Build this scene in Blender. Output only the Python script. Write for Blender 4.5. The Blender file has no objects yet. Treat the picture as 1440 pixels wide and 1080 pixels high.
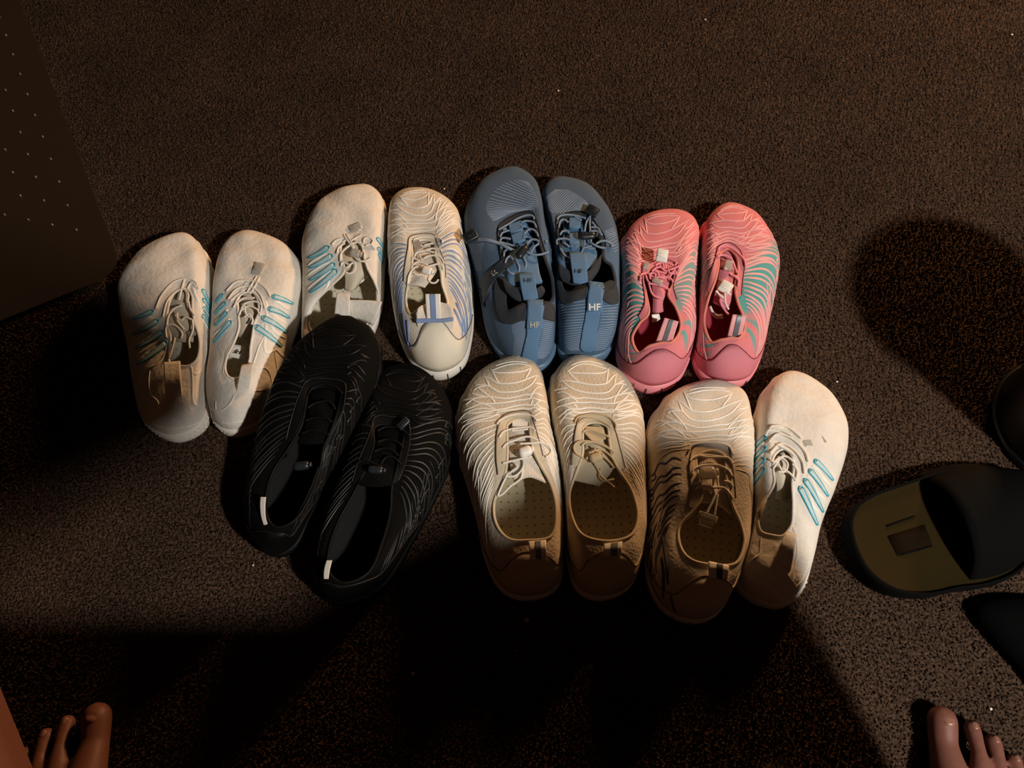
import bpy, bmesh, math, random
import numpy as np
from mathutils import Vector, Matrix
from mathutils.bvhtree import BVHTree
from mathutils.geometry import delaunay_2d_cdt
random.seed(4); np.random.seed(4)
SC = bpy.context.scene
COL = SC.collection

# ------------------------------------------------------------------ camera, world, light, exposure
CAM_H, TILT, FPX = 0.88, math.radians(25.0), 1088.0
cd = bpy.data.cameras.new('camera'); cam = bpy.data.objects.new('camera', cd); COL.objects.link(cam)
cd.sensor_fit = 'HORIZONTAL'; cd.sensor_width = 36.0; cd.lens = FPX / 1440.0 * 36.0
cd.clip_start = 0.004; cd.clip_end = 50
cam.location = (0, 0, CAM_H); cam.rotation_euler = (TILT, 0, 0)
SC.camera = cam

world = bpy.data.worlds.new('world'); SC.world = world; world.use_nodes = True
world.node_tree.nodes['Background'].inputs[0].default_value = (0.9, 0.50, 0.26, 1)
world.node_tree.nodes['Background'].inputs[1].default_value = 0.010

def lamp(name, kind, loc, energy, color, **kw):
    d = bpy.data.lights.new(name, kind); d.energy = energy; d.color = color
    for k, v in kw.items(): setattr(d, k, v)
    o = bpy.data.objects.new(name, d); COL.objects.link(o); o.location = loc
    return o
def aim(o, to):
    o.rotation_euler = (Vector(to) - o.location).to_track_quat('-Z', 'Y').to_euler()
KEY = (1.15, -0.60, 1.60)
lamp('bedside_lamp_light', 'POINT', KEY, 150.0, (1.0, 0.93, 0.84), shadow_soft_size=0.055)
f = lamp('far_lamp_light', 'AREA', (1.45, 2.3, 0.75), 42.0, (1.0, 0.54, 0.24), size=0.30); aim(f, (0.2, 0.5, 0))
SC.view_settings.view_transform = 'Standard'; SC.view_settings.look = 'None'
SC.view_settings.gamma = 1.0; SC.view_settings.use_curve_mapping = False
SC.view_settings.exposure = 0.0

# ------------------------------------------------------------------ helpers
def tag(o, label=None, cat=None, group=None, kind=None):
    if label: o['label'] = label
    if cat: o['category'] = cat
    if group: o['group'] = group
    if kind: o['kind'] = kind
    return o

def srgb(h):
    if isinstance(h, str):
        h = [int(h[i:i+2], 16) / 255 for i in (0, 2, 4)]
    return tuple((c / 12.92 if c <= 0.04045 else ((c + 0.055) / 1.055) ** 2.4) for c in h) + (1,)

MATS = {}
def mat(name, col, rough=0.8, bump=None, scale=300, strength=0.3, dist=0.001, vary=0.0, dots=None,
        vcol=False, metal=0, spec=0.5, trans=0, sheen=0, sss=0, coat=0):
    """procedural material; bump in {'noise','knit','weave','leather'}"""
    if name in MATS: return MATS[name]
    m = bpy.data.materials.new(name); m.use_nodes = True; MATS[name] = m
    nt = m.node_tree; N = nt.nodes; L = nt.links
    b = N['Principled BSDF']
    c = srgb(col)
    b.inputs['Base Color'].default_value = c
    b.inputs['Roughness'].default_value = rough
    b.inputs['Metallic'].default_value = metal
    b.inputs['Specular IOR Level'].default_value = spec
    if trans: b.inputs['Transmission Weight'].default_value = trans
    if sheen: b.inputs['Sheen Weight'].default_value = sheen
    if coat: b.inputs['Coat Weight'].default_value = coat
    if sss:
        b.inputs['Subsurface Weight'].default_value = sss
        b.inputs['Subsurface Radius'].default_value = (0.01, 0.004, 0.002)
    tc = N.new('ShaderNodeTexCoord')
    def tex(kind, sc, **kw):
        t = N.new(kind); t.inputs['Scale'].default_value = sc
        L.new(tc.outputs['Object'], t.inputs['Vector'])
        for k, v in kw.items():
            if k in t.inputs: t.inputs[k].default_value = v
            else: setattr(t, k, v)
        return t
    base = None
    if vcol:
        a = N.new('ShaderNodeVertexColor'); a.layer_name = 'Col'; base = a.outputs['Color']
    if vary or dots:
        src = base
        if vary:
            n = tex('ShaderNodeTexNoise', scale * 0.35, Detail=4.0)
            mx = N.new('ShaderNodeMix'); mx.data_type = 'RGBA'; mx.blend_type = 'MULTIPLY'
            mx.inputs['Factor'].default_value = vary
            rmp = N.new('ShaderNodeValToRGB'); rmp.color_ramp.elements[0].position = 0.3; rmp.color_ramp.elements[1].position = 0.7
            rmp.color_ramp.elements[0].color = (0.25, 0.25, 0.25, 1)
            L.new(n.outputs['Fac'], rmp.inputs['Fac'])
            if src: L.new(src, mx.inputs[6])
            else: mx.inputs[6].default_value = c
            L.new(rmp.outputs['Color'], mx.inputs[7]); src = mx.outputs[2]
        if dots:
            dcol, dsc, thr = dots
            v = tex('ShaderNodeTexVoronoi', dsc, Randomness=0.12, voronoi_dimensions='2D')
            lt = N.new('ShaderNodeMath'); lt.operation = 'LESS_THAN'; lt.inputs[1].default_value = thr
            L.new(v.outputs['Distance'], lt.inputs[0])
            mx = N.new('ShaderNodeMix'); mx.data_type = 'RGBA'
            if src: L.new(src, mx.inputs[6])
            else: mx.inputs[6].default_value = c
            mx.inputs[7].default_value = srgb(dcol); L.new(lt.outputs[0], mx.inputs[0]); src = mx.outputs[2]
        base = src
    if base: L.new(base, b.inputs['Base Color'])
    if bump:
        bp = N.new('ShaderNodeBump'); bp.inputs['Strength'].default_value = strength; bp.inputs['Distance'].default_value = dist
        if bump == 'noise': h = tex('ShaderNodeTexNoise', scale, Detail=3.0).outputs['Fac']
        elif bump == 'knit': h = tex('ShaderNodeTexVoronoi', scale, Randomness=0.35).outputs['Distance']
        elif bump == 'leather': h = tex('ShaderNodeTexVoronoi', scale, Randomness=1.0).outputs['Distance']
        else:
            w = tex('ShaderNodeTexWave', scale, Distortion=0.6); w.bands_direction = 'Y'
            w2 = tex('ShaderNodeTexWave', scale * 0.7, Distortion=0.6); w2.bands_direction = 'X'
            ad = N.new('ShaderNodeMath'); ad.operation = 'ADD'
            L.new(w.outputs['Fac'], ad.inputs[0]); L.new(w2.outputs['Fac'], ad.inputs[1]); h = ad.outputs[0]
        L.new(h, bp.inputs['Height']); L.new(bp.outputs['Normal'], b.inputs['Normal'])
    return m

def mesh_obj(name, V, F, m, parent=None, smooth=True, vcols=None):
    me = bpy.data.meshes.new(name)
    me.from_pydata([tuple(v) for v in V], [], [tuple(f) for f in F]); me.update()
    if smooth: me.polygons.foreach_set('use_smooth', [True] * len(me.polygons))
    if vcols is not None:
        a = me.color_attributes.new('Col', 'FLOAT_COLOR', 'POINT')
        a.data.foreach_set('color', np.asarray(vcols, dtype=np.float32).ravel())
    me.materials.append(m)
    o = bpy.data.objects.new(name, me); COL.objects.link(o)
    if parent: o.parent = parent
    return o

class MB:
    """collects shapes into one mesh"""
    def __init__(s): s.V = []; s.F = []
    def add(s, V, F):
        n = len(s.V); s.V += [tuple(v) for v in V]; s.F += [tuple(i + n for i in f) for f in F]
    def obj(s, name, m, parent=None, smooth=True):
        return mesh_obj(name, s.V, s.F, m, parent, smooth)

def crom(P, n, closed=False):
    P = np.asarray(P, float); k = len(P)
    if k == 2 and not closed:
        t = np.linspace(0, 1, n)[:, None]; return P[0] * (1 - t) + P[1] * t
    if closed:
        u = np.linspace(0, k, n, endpoint=False); i = np.floor(u).astype(int); t = (u - i)[:, None]
        g = lambda j: P[(i + j) % k]
        p0, p1, p2, p3 = g(-1), g(0), g(1), g(2)
    else:
        Q = np.vstack([2 * P[0] - P[1], P, 2 * P[-1] - P[-2]])
        u = np.linspace(0, k - 1, n); i = np.minimum(np.floor(u).astype(int), k - 2); t = (u - i)[:, None]
        p0, p1, p2, p3 = Q[i], Q[i+1], Q[i+2], Q[i+3]
    return 0.5 * (2*p1 + (p2-p0)*t + (2*p0-5*p1+4*p2-p3)*t**2 + (3*p1-p0-3*p2+p3)*t**3)

def tube_geo(P, r, sides=7, closed=False, flat=1.0):
    P = np.asarray(P, float); n = len(P)
    if closed: T = np.roll(P, -1, 0) - np.roll(P, 1, 0)
    else: T = np.gradient(P, axis=0)
    T /= (np.linalg.norm(T, axis=1)[:, None] + 1e-12)
    up = np.array([0, 0, 1.0])
    R = np.broadcast_to(np.asarray(r, float), (n,))
    V = []
    nrm = None
    for i in range(n):
        if nrm is None:
            a = up - T[i] * np.dot(up, T[i])
            if np.linalg.norm(a) < 0.15: a = np.array([1.0, 0, 0]) - T[i] * T[i][0]
        else: a = nrm - T[i] * np.dot(nrm, T[i])
        a /= np.linalg.norm(a) + 1e-12; nrm = a; bb = np.cross(T[i], a)
        for j in range(sides):
            th = 2 * math.pi * j / sides
            V.append(P[i] + R[i] * (math.cos(th) * a * flat + math.sin(th) * bb))
    F = []
    m = n if closed else n - 1
    for i in range(m):
        for j in range(sides):
            a = i * sides + j; b = i * sides + (j + 1) % sides
            c = ((i + 1) % n) * sides + (j + 1) % sides; d = ((i + 1) % n) * sides + j
            F.append((a, b, c, d))
    if not closed:
        F.append(tuple(range(sides))[::-1]); F.append(tuple((n - 1) * sides + j for j in range(sides)))
    return V, F

def grid_faces(a, b, closed=False, off=0):
    F = []
    for i in range(a if closed else a - 1):
        for j in range(b - 1):
            p = i * b + j; q = ((i + 1) % a) * b + j
            F.append((off + p, off + q, off + q + 1, off + p + 1))
    return F

def sheet_geo(rows, th=0.0014, across=6, along=4):
    """rows: list of rows of 3-D points -> thick curved sheet"""
    R = np.asarray(rows, float)
    R = np.stack([crom(r, across * (R.shape[1] - 1) + 1) for r in R])
    R = np.stack([crom(R[:, j], along * (len(rows) - 1) + 1) for j in range(R.shape[1])], axis=1)
    a, b = R.shape[:2]
    du = np.gradient(R, axis=0); dv = np.gradient(R, axis=1)
    n = np.cross(dv, du); n /= np.linalg.norm(n, axis=2)[..., None] + 1e-12
    if n[..., 2].mean() < 0: n = -n
    top = (R + n * th / 2).reshape(-1, 3); bot = (R - n * th / 2).reshape(-1, 3)
    F = grid_faces(a, b) + [tuple(reversed(f)) for f in grid_faces(a, b, off=a * b)]
    ring = [j for j in range(b)] + [i * b + b - 1 for i in range(1, a)] + [(a - 1) * b + j for j in range(b - 2, -1, -1)] + [i * b for i in range(a - 2, 0, -1)]
    for k in range(len(ring)):
        p, q = ring[k], ring[(k + 1) % len(ring)]
        F.append((p, q, q + a * b, p + a * b))
    return np.vstack([top, bot]), F

def rounded_box_geo(c, size, rot=None, bev=0.25, seg=2):
    bm = bmesh.new(); bmesh.ops.create_cube(bm, size=1)
    bmesh.ops.scale(bm, vec=size, verts=bm.verts)
    bmesh.ops.bevel(bm, geom=bm.edges[:], offset=min(size) * bev, segments=seg, affect='EDGES', profile=0.6)
    M = Matrix.Translation(Vector(c)) @ (rot.to_4x4() if rot is not None else Matrix())
    V = [M @ v.co for v in bm.verts]; bm.verts.index_update()
    F = [[v.index for v in f.verts] for f in bm.faces]; bm.free()
    return V, F

def cam_ray(px, py):
    d = Vector(((px - 720) / FPX, (540 - py) / FPX, -1.0))
    d.rotate(Matrix.Rotation(TILT, 3, 'X'))
    return Vector((0, 0, CAM_H)), d
def floor_pt(px, py, z=0.0):
    o, d = cam_ray(px, py)
    return o + d * ((z - o.z) / d.z)
def CR(x0, y0, s, pts):
    """points read off an enlarged detail of the photograph -> photograph pixels"""
    return [(x0 + p[0] / s, y0 + p[1] / s) + tuple(p[2:]) for p in pts]

# ------------------------------------------------------------------ shoe body: one upper swept from the sole outline to the collar and throat edge
IZ = [.066, .064, .058, .054, .058, .061, .060, .056, .054, .056, .060, .061, .058, .054, .058, .064]
EA = [.85, .85, .8, .75, .75, .8, .95, 1.0, 1.0, 1.0, .95, .8, .75, .75, .8, .85]
EB = [.95, .95, .9, .85, .8, .72, .66, .62, .60, .62, .66, .72, .8, .85, .9, .95]
ZS = [.020, .018, .014, .012, .011, .011, .012, .014, .015, .014, .012, .011, .011, .012, .014, .018]

class Shoe:
    def __init__(s, name, label, group, outer, inner, left, iz=None, zk=1.0, toe_up=0.0, wob=0.0006, seed=0, ea=None, eb=None):
        s.left = left; s.wob = wob; s.seed = seed
        h = floor_pt(*outer[0]); t = floor_pt(*outer[8], z=toe_up)
        y = (t - h).normalized(); x = y.cross(Vector((0, 0, 1))).normalized(); z = x.cross(y).normalized()
        M = Matrix((x, y, z)).transposed().to_4x4(); M.translation = h
        s.M = M; s.Mi = M.inverted()
        s.root = bpy.data.objects.new(name, None); s.root.empty_display_size = 0.05; COL.objects.link(s.root)
        s.root.matrix_world = M
        tag(s.root, label, 'shoe', group)
        o, _ = cam_ray(0, 0); s.eye = s.Mi @ o
        iz = [q * zk for q in (iz or IZ)]
        O = [s.at(px, py, .013) for px, py in outer]; I = [s.at(p[0], p[1], q) for p, q in zip(inner, iz)]
        s.ST = np.array([[O[k][0], O[k][1], I[k][0], I[k][1], iz[k], ZS[k], (ea or EA)[k], (eb or EB)[k]] for k in range(16)])
        s.L = float(O[8][1])
        M_, K_ = 224, 44
        th = np.repeat(np.arange(M_) / M_, K_ + 1); v = np.tile(np.linspace(0, 1, K_ + 1), M_)
        s.gth, s.gv = th, v; s.M_, s.K_ = M_, K_
        s.V = s.S(th, v); s.F = grid_faces(M_, K_ + 1, closed=True)
        ring = s.S(np.arange(M_) / M_, np.ones(M_))
        c = ring.mean(0); n0 = len(s.V)
        # the closed hull also spans the opening; laces and tongues are laid on it
        HV = [tuple(p) for p in s.V]; HF = [tuple(f) for f in s.F]
        R = [ring]
        sp = s.spine(ring)
        for k, t_ in enumerate((0.5, 1.0)):
            R.append(ring * (1 - t_) + sp * t_)
        for k in range(2):
            base = len(HV)
            HV += [tuple(p) for p in R[k]] + [tuple(p) for p in R[k+1]]
            for i in range(M_): HF.append((base + i, base + (i+1) % M_, base + M_ + (i+1) % M_, base + M_ + i))
        s.hull = BVHTree.FromPolygons(HV, HF)
        s.skin = BVHTree.FromPolygons([tuple(p) for p in s.V], [tuple(f) for f in s.F])
    def spine(s, ring):
        q = ring.copy(); c = ring.mean(0)
        q[:, 0] = c[0]; lo, hi = ring[:, 1].min(), ring[:, 1].max()
        q[:, 1] = np.clip(q[:, 1], lo + .02, hi - .02); q[:, 2] = ring[:, 2]
        # average the heights of both sides so the spine is one line
        for i in range(len(q)):
            w = np.exp(-((ring[:, 1] - q[i, 1]) / .012) ** 2); q[i, 2] = (ring[:, 2] * w).sum() / w.sum()
        return q
    def at(s, px, py, z):
        """the point of the shoe's own frame seen at (px, py) at height z above its sole"""
        o, d = cam_ray(px, py); o = s.Mi @ o; d = s.Mi.to_3x3() @ d
        return np.array(o + d * ((z - o.z) / d.z))
    def hit(s, px, py, lift=0.0, tree=None):
        o, d = cam_ray(px, py); o = s.Mi @ o; d = (s.Mi.to_3x3() @ d).normalized()
        r = (tree or s.hull).ray_cast(o, d)
        if r[0] is None:
            q = o + d * ((.035 - o.z) / d.z); r = (tree or s.hull).find_nearest(q)
        n = r[1] if r[1].dot(d) < 0 else -r[1]
        return np.array(r[0] - d * lift), np.array(n)
    def stn(s, th):
        S = s.ST; k = 16; u = np.asarray(th, float) * k; i = np.floor(u).astype(int); t = (u - i)[:, None]
        g = lambda j: S[(i + j) % k]
        p0, p1, p2, p3 = g(-1), g(0), g(1), g(2)
        return 0.5 * (2*p1 + (p2-p0)*t + (2*p0-5*p1+4*p2-p3)*t**2 + (3*p1-p0-3*p2+p3)*t**3)
    def S(s, th, v, off=0.0):
        th = np.asarray(th, float); v = np.asarray(v, float) + np.zeros_like(th)
        def P(th, v):
            q = s.stn(th); ph = np.clip(v, 0, 1) * math.pi / 2
            f = 1 - np.cos(ph) ** q[:, 6]; g = np.sin(ph) ** q[:, 7]
            x = q[:, 0] + (q[:, 2] - q[:, 0]) * f; y = q[:, 1] + (q[:, 3] - q[:, 1]) * f
            z = q[:, 5] + (q[:, 4] - q[:, 5]) * g
            w = s.wob * np.sin(ph * 2) 
            acc = 0
            for k in range(9):
                r1, r2, r3 = (math.sin(s.seed * 7.1 + k * 12.9) * 43758.5) % 1, (math.sin(s.seed * 3.7 + k * 78.2) * 24634.6) % 1, (math.sin(s.seed + k * 39.4) * 13758.5) % 1
                fr = 60 + 190 * r1; an = r2 * 6.283
                acc = acc + np.sin(x * fr * math.cos(an) + y * fr * math.sin(an) + r3 * 6.283) * (80 / fr)
            z = z + w * acc * .8
            return np.stack([x, y, z], 1)
        p = P(th, v)
        if np.any(np.asarray(off) != 0):
            e = 1e-3
            a = P(th + e, v) - P(th - e, v)
            v1 = np.clip(v + .02, 0, .985); v0 = v1 - .04
            b = P(th, v1) - P(th, np.clip(v0, 0.01, 1))
            n = np.cross(b, a); n /= np.linalg.norm(n, axis=1)[:, None] + 1e-12
            p = p + n * np.asarray(off).reshape(-1, 1) if np.ndim(off) else p + n * off
        return p
    def uv(s, px, py):
        """surface parameters of the point seen at (px, py)"""
        p, _ = s.hit(px, py, tree=s.skin)
        i = int(((s.V - p) ** 2).sum(1).argmin()); th, v = s.gth[i], s.gv[i]
        for _k in range(4):
            e = 2e-3
            q = s.S([th, th + e, th], [v, v, min(v + e, 1) if v < .99 else v - e])
            J = np.stack([(q[1] - q[0]) / e, (q[2] - q[0]) / (e if v < .99 else -e)], 1)
            d, *_r = np.linalg.lstsq(J, p - q[0], rcond=None)
            th = (th + float(np.clip(d[0], -.01, .01))) % 1; v = float(np.clip(v + np.clip(d[1], -.03, .03), 0, 1))
        return th, v

    # ---- parts
    def build_upper(s, m, vcols=None, lining=None, name='upper'):
        vc = None if vcols is None else vcols(s, s.gth, s.gv, s.V)
        s.upper = mesh_obj(name, s.V, s.F, m, s.root, vcols=vc)
        M_, K = 160, 16
        th = np.repeat(np.arange(M_) / M_, K + 1); v = np.tile(np.linspace(1, .06, K + 1), M_)
        off = -0.0028 * np.clip((1 - v) * 12 + .25, 0, 1)
        V = s.S(th, v, off); V[:, 2] = np.maximum(V[:, 2], .010)
        s.lining = mesh_obj('lining', V, grid_faces(M_, K + 1, closed=True), lining or m, s.root)
    def build_binding(s, m, r=.0017, name='collar_binding', a=None, b=None):
        if a is None:
            th = np.arange(200) / 200; P = s.S(th, np.ones(200)); g = tube_geo(P, r, 7, closed=True)
        else:
            th = np.linspace(a, b, 120) / 16 % 1; P = s.S(th, np.ones(120)); g = tube_geo(P, r, 7)
        o = MB(); o.add(*g); return o.obj(name, m, s.root)
    def outline(s, n=200):
        th = np.arange(n) / n; q = s.stn(th); P = q[:, :2]
        T = np.roll(P, -1, 0) - np.roll(P, 1, 0); T /= np.linalg.norm(T, axis=1)[:, None]
        N = np.stack([T[:, 1], -T[:, 0]], 1)
        c = P.mean(0)
        if ((P - c) * N).sum() < 0: N = -N
        return th, P, N, q[:, 5]
    def build_sole(s, m, flare=.0022, scallop=.0010, insole=None, heel_flare=.002, name='sole'):
        n = 220; th, P, N, zs = s.outline(n)
        lat = 1 if s.left else -1
        k = th * 16
        scal = np.where((k > 4.5) & (k < 11.5), scallop * np.sin(np.arange(n) * 2 * math.pi / 7.0 * (7/7.8)), 0)
        hf = heel_flare * np.exp(-(np.minimum(k, 16 - k) / 1.6) ** 2)
        prof = [(-.006, 0.0), (-.001, 0.0), (flare * .8, .003), (flare, .007), (flare * .9, None), (-.0015, None), (-.006, None)]
        V = []
        for i in range(n):
            top = zs[i] + .003
            for j, (o, z) in enumerate(prof):
                oo = o + (scal[i] + hf[i] if 1 < j < 5 else 0)
                zz = z if z is not None else (top - .0015 if j == 4 else (top if j == 5 else top - .002))
                zz = min(zz, top)
                p = P[i] + N[i] * oo; V.append((p[0], p[1], zz))
        F = grid_faces(n, len(prof), closed=True)
        F.append(tuple(i * len(prof) for i in range(n)))
        s.sole = mesh_obj(name, V, F, m, s.root)
        # insole: inset outline drawn to the centre line
        R = []; c = P.mean(0)
        I = P - N * .006
        sp = I.copy(); sp[:, 0] = c[0] * .5 + I[:, 0].mean() * .5; sp[:, 1] = np.clip(I[:, 1], I[:, 1].min() + .035, I[:, 1].max() - .05)
        V = []; K = 7
        for i in range(n):
            for j in range(K):
                t = j / (K - 1); p = I[i] * (1 - t) + sp[i] * t
                V.append((p[0], p[1], .0125 + .005 * (1 - t) ** 3))
        s.insole = mesh_obj('insole', V, grid_faces(n, K, closed=True), insole or m, s.root)
    def ribbon_geo(s, uvs, w=.0016, h=.0005, n=None, taper=True, closed=False):
        """raised band laid on the upper along a path of surface parameters"""
        U = np.array(uvs, float)
        for i in range(1, len(U)):
            while U[i, 0] - U[i-1, 0] > .5: U[i, 0] -= 1
            while U[i, 0] - U[i-1, 0] < -.5: U[i, 0] += 1
        n = n or max(8, 5 * len(U)); Q = crom(U, n, closed)
        th = Q[:, 0] % 1; v = np.clip(Q[:, 1], .01, .995)
        C = s.S(th, v, h); B = s.S(th, v, -h * .4)
        Nn = C - B; Nn /= np.linalg.norm(Nn, axis=1)[:, None] + 1e-12
        T = np.gradient(C, axis=0) if not closed else np.roll(C, -1, 0) - np.roll(C, 1, 0)
        W = np.cross(T, Nn); W /= np.linalg.norm(W, axis=1)[:, None] + 1e-12
        ww = w / 2 * (np.clip(np.minimum(np.arange(n), np.arange(n)[::-1]) / (n * .18) + .35, 0, 1) if taper and not closed else np.ones(n))[:, None]
        V = np.stack([C - W * ww - Nn * h * 1.5, C - W * ww * .6, C + W * ww * .6, C + W * ww - Nn * h * 1.5], 1).reshape(-1, 3)
        F = []
        for i in range(n if closed else n - 1):
            for j in range(3):
                F.append((i*4+j, ((i+1) % n)*4+j, ((i+1) % n)*4+j+1, i*4+j+1))
        return V, F
    def px_ribbon_geo(s, pts, **k):
        return s.ribbon_geo([s.uv(*p) for p in pts], **k)
    def band(s, name, m, spec, off=.0009, n=90, k=8, edge=None, vend=1.0, bydist=False):
        """panel over the upper between v0(station) and v1(station); spec: [(station, v0, v1), ...]"""
        sp = np.array(spec, float); u = np.linspace(sp[0, 0], sp[-1, 0], n)
        Q = crom(sp, 400); idx = np.searchsorted(Q[:, 0], u).clip(0, 399)
        v0, v1 = Q[idx, 1], np.minimum(Q[idx, 2], vend)
        if bydist:                                  # v0 was given as a width in mm measured from the upper edge
            out = []
            vv = np.linspace(1, .05, 60)
            for uu, dmm in zip(u, v0):
                P = s.S(np.full(60, uu / 16 % 1), vv); d = np.concatenate([[0], np.cumsum(np.linalg.norm(np.diff(P, axis=0), axis=1))])
                out.append(float(np.interp(dmm / 1000, d, vv)))
            v0 = np.convolve(np.pad(out, 3, 'edge'), np.ones(7) / 7, 'valid')
        V = []
        rows = [0, 0] + list(range(1, k - 1)) + [k - 1, k - 1]
        tt = np.linspace(0, 1, k)
        for j, r in enumerate(rows):
            o = -.0006 if j in (0, len(rows) - 1) else off
            V.append(s.S(u / 16 % 1, np.clip(v0 + (v1 - v0) * tt[r], 0, 1), o))
        V = np.stack(V, 1)
        a, b = V.shape[:2]
        o = mesh_obj(name, V.reshape(-1, 3), grid_faces(a, b), m, s.root)
        s.last_v0 = v0
        if edge:
            mb = MB(); 
            for vv in ((v0,) if edge[2] == 0 else (v1,) if edge[2] == 1 else (v0, v1)):
                U = np.stack([u / 16, np.clip(vv, .01, .985)], 1)
                P = s.S(U[:, 0] % 1, U[:, 1], off + edge[0] * .3)
                mb.add(*tube_geo(P, edge[0], 5))
            mb.obj(edge[3] if len(edge) > 3 else 'stitching', edge[1], o)
        return o
    def panel(s, name, m, poly, off=.0012, step=2.2, tree=None, parent=None, tip=0):
        """flat-lying panel: a region seen in the photograph, laid on the shoe with its own thickness"""
        poly = [Vector((float(a), float(b))) for a, b in poly]
        P = crom([tuple(p) for p in poly], len(poly) * 4, closed=True) if len(poly) > 5 else np.array([tuple(p) for p in poly])
        B = [Vector(p) for p in P]; nb = len(B)
        def inside(x, y):
            c = False
            for i in range(nb):
                a, b = B[i], B[i-1]
                if (a.y > y) != (b.y > y) and x < (b.x - a.x) * (y - a.y) / (b.y - a.y) + a.x: c = not c
            return c
        x0, x1 = P[:, 0].min(), P[:, 0].max(); y0, y1 = P[:, 1].min(), P[:, 1].max()
        pts = list(B)
        for x in np.arange(x0 + step/2, x1, step):
            for y in np.arange(y0 + step/2, y1, step):
                if inside(x, y) and min((x - b.x)**2 + (y - b.y)**2 for b in B) > (step * .5) ** 2: pts.append(Vector((x, y)))
        v2, e2, f2, *_ = delaunay_2d_cdt(pts, [(i, (i+1) % nb) for i in range(nb)], [list(range(nb))], 1, 1e-4)
        V = []
        for q in v2:
            p, n = s.hit(q.x, q.y, tree=tree); V.append(p + n * off)
        V = np.array(V); F = [tuple(f) for f in f2]
        # rim
        ec = {}
        for f_ in F:
            for i in range(len(f_)):
                e = (f_[i], f_[(i+1) % len(f_)]); ec[tuple(sorted(e))] = ec.get(tuple(sorted(e)), []) + [e]
        rim = [e[0] for e in ec.values() if len(e) == 1]
        low = {}; VV = [tuple(p) for p in V]
        for a, b in rim:
            for q in (a, b):
                if q not in low:
                    p, n = s.hit(v2[q].x, v2[q].y, tree=tree); low[q] = len(VV); VV.append(tuple(p - n * .0006))
            F.append((b, a, low[a], low[b]))
        return mesh_obj(name, VV, F, m, parent or s.root)
    def cord_geo(s, pts, r=.0013, lift=.0022, n=None, closed=False):
        """lace through points seen at (px, py[, extra height]) lying on the shoe"""
        P = [s.hit(p[0], p[1], lift + (p[2] if len(p) > 2 else 0))[0] for p in pts]
        return tube_geo(crom(P, n or 6 * len(P), closed), r, 7, closed)
    def cords(s, name, m, paths, r=.0013, lift=.0022, **k):
        for p in paths:
            mb = MB(); mb.add(*s.cord_geo(p, r=r, lift=lift, **k)); o = mb.obj(name, m, s.root)
        return o
    def sheet(s, name, m, rows, th=.0016, parent=None):
        """rows of (px, py, z) points -> sheet standing at those heights in the shoe"""
        R = [[s.at(*p) for p in r] for r in rows]
        V, F = sheet_geo(R, th); return mesh_obj(name, V, F, m, parent or s.root)
    def block(s, name, m, px, py, z, size, ang=0, pitch=0, parent=None, bev=.3):
        c = s.at(px, py, z)
        V, F = rounded_box_geo(c, size, Matrix.Rotation(math.radians(ang), 3, 'Z') @ Matrix.Rotation(math.radians(pitch), 3, 'X'), bev)
        return mesh_obj(name, V, F, m, parent or s.root)

# ------------------------------------------------------------------ floor: short brown pile
def carpet_mat(name, col, tip=False):
    m = bpy.data.materials.new(name); m.use_nodes = True; nt = m.node_tree; N = nt.nodes; L = nt.links
    b = N['Principled BSDF']; b.inputs['Roughness'].default_value = 0.95; b.inputs['Specular IOR Level'].default_value = 0.15
    tc = N.new('ShaderNodeTexCoord')
    n1 = N.new('ShaderNodeTexNoise'); n1.inputs['Scale'].default_value = 330; n1.inputs['Detail'].default_value = 2
    n2 = N.new('ShaderNodeTexNoise'); n2.inputs['Scale'].default_value = 9; n2.inputs['Detail'].default_value = 5
    for n in (n1, n2): L.new(tc.outputs['Object'], n.inputs['Vector'])
    r = N.new('ShaderNodeValToRGB'); e = r.color_ramp.elements
    c = srgb(col); k = 1.0
    e[0].position = .34; e[0].color = tuple(x * .30 for x in c[:3]) + (1,)
    e[1].position = .70; e[1].color = tuple(min(1, x * 1.9) for x in c[:3]) + (1,)
    L.new(n1.outputs['Fac'], r.inputs['Fac'])
    r2 = N.new('ShaderNodeValToRGB'); r2.color_ramp.elements[0].position = .3; r2.color_ramp.elements[0].color = (.72, .72, .72, 1); r2.color_ramp.elements[1].position = .7
    L.new(n2.outputs['Fac'], r2.inputs['Fac'])
    mx = N.new('ShaderNodeMix'); mx.data_type = 'RGBA'; mx.blend_type = 'MULTIPLY'; mx.inputs[0].default_value = 1
    L.new(r.outputs['Color'], mx.inputs[6]); L.new(r2.outputs['Color'], mx.inputs[7]); L.new(mx.outputs[2], b.inputs['Base Color'])
    bp = N.new('ShaderNodeBump'); bp.inputs['Strength'].default_value = .9; bp.inputs['Distance'].default_value = .004
    L.new(n1.outputs['Fac'], bp.inputs['Height']); L.new(bp.outputs['Normal'], b.inputs['Normal'])
    return m
CARPET = '4a382c'
floor = mesh_obj('floor', [(-2.4, -2.0, 0), (2.4, -2.0, 0), (2.4, 3.4, 0), (-2.4, 3.4, 0)], [(0, 1, 2, 3)], carpet_mat('carpet_backing', CARPET), smooth=False)
tag(floor, 'dark brown short-pile carpet under all the shoes', 'floor', kind='structure')
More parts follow.
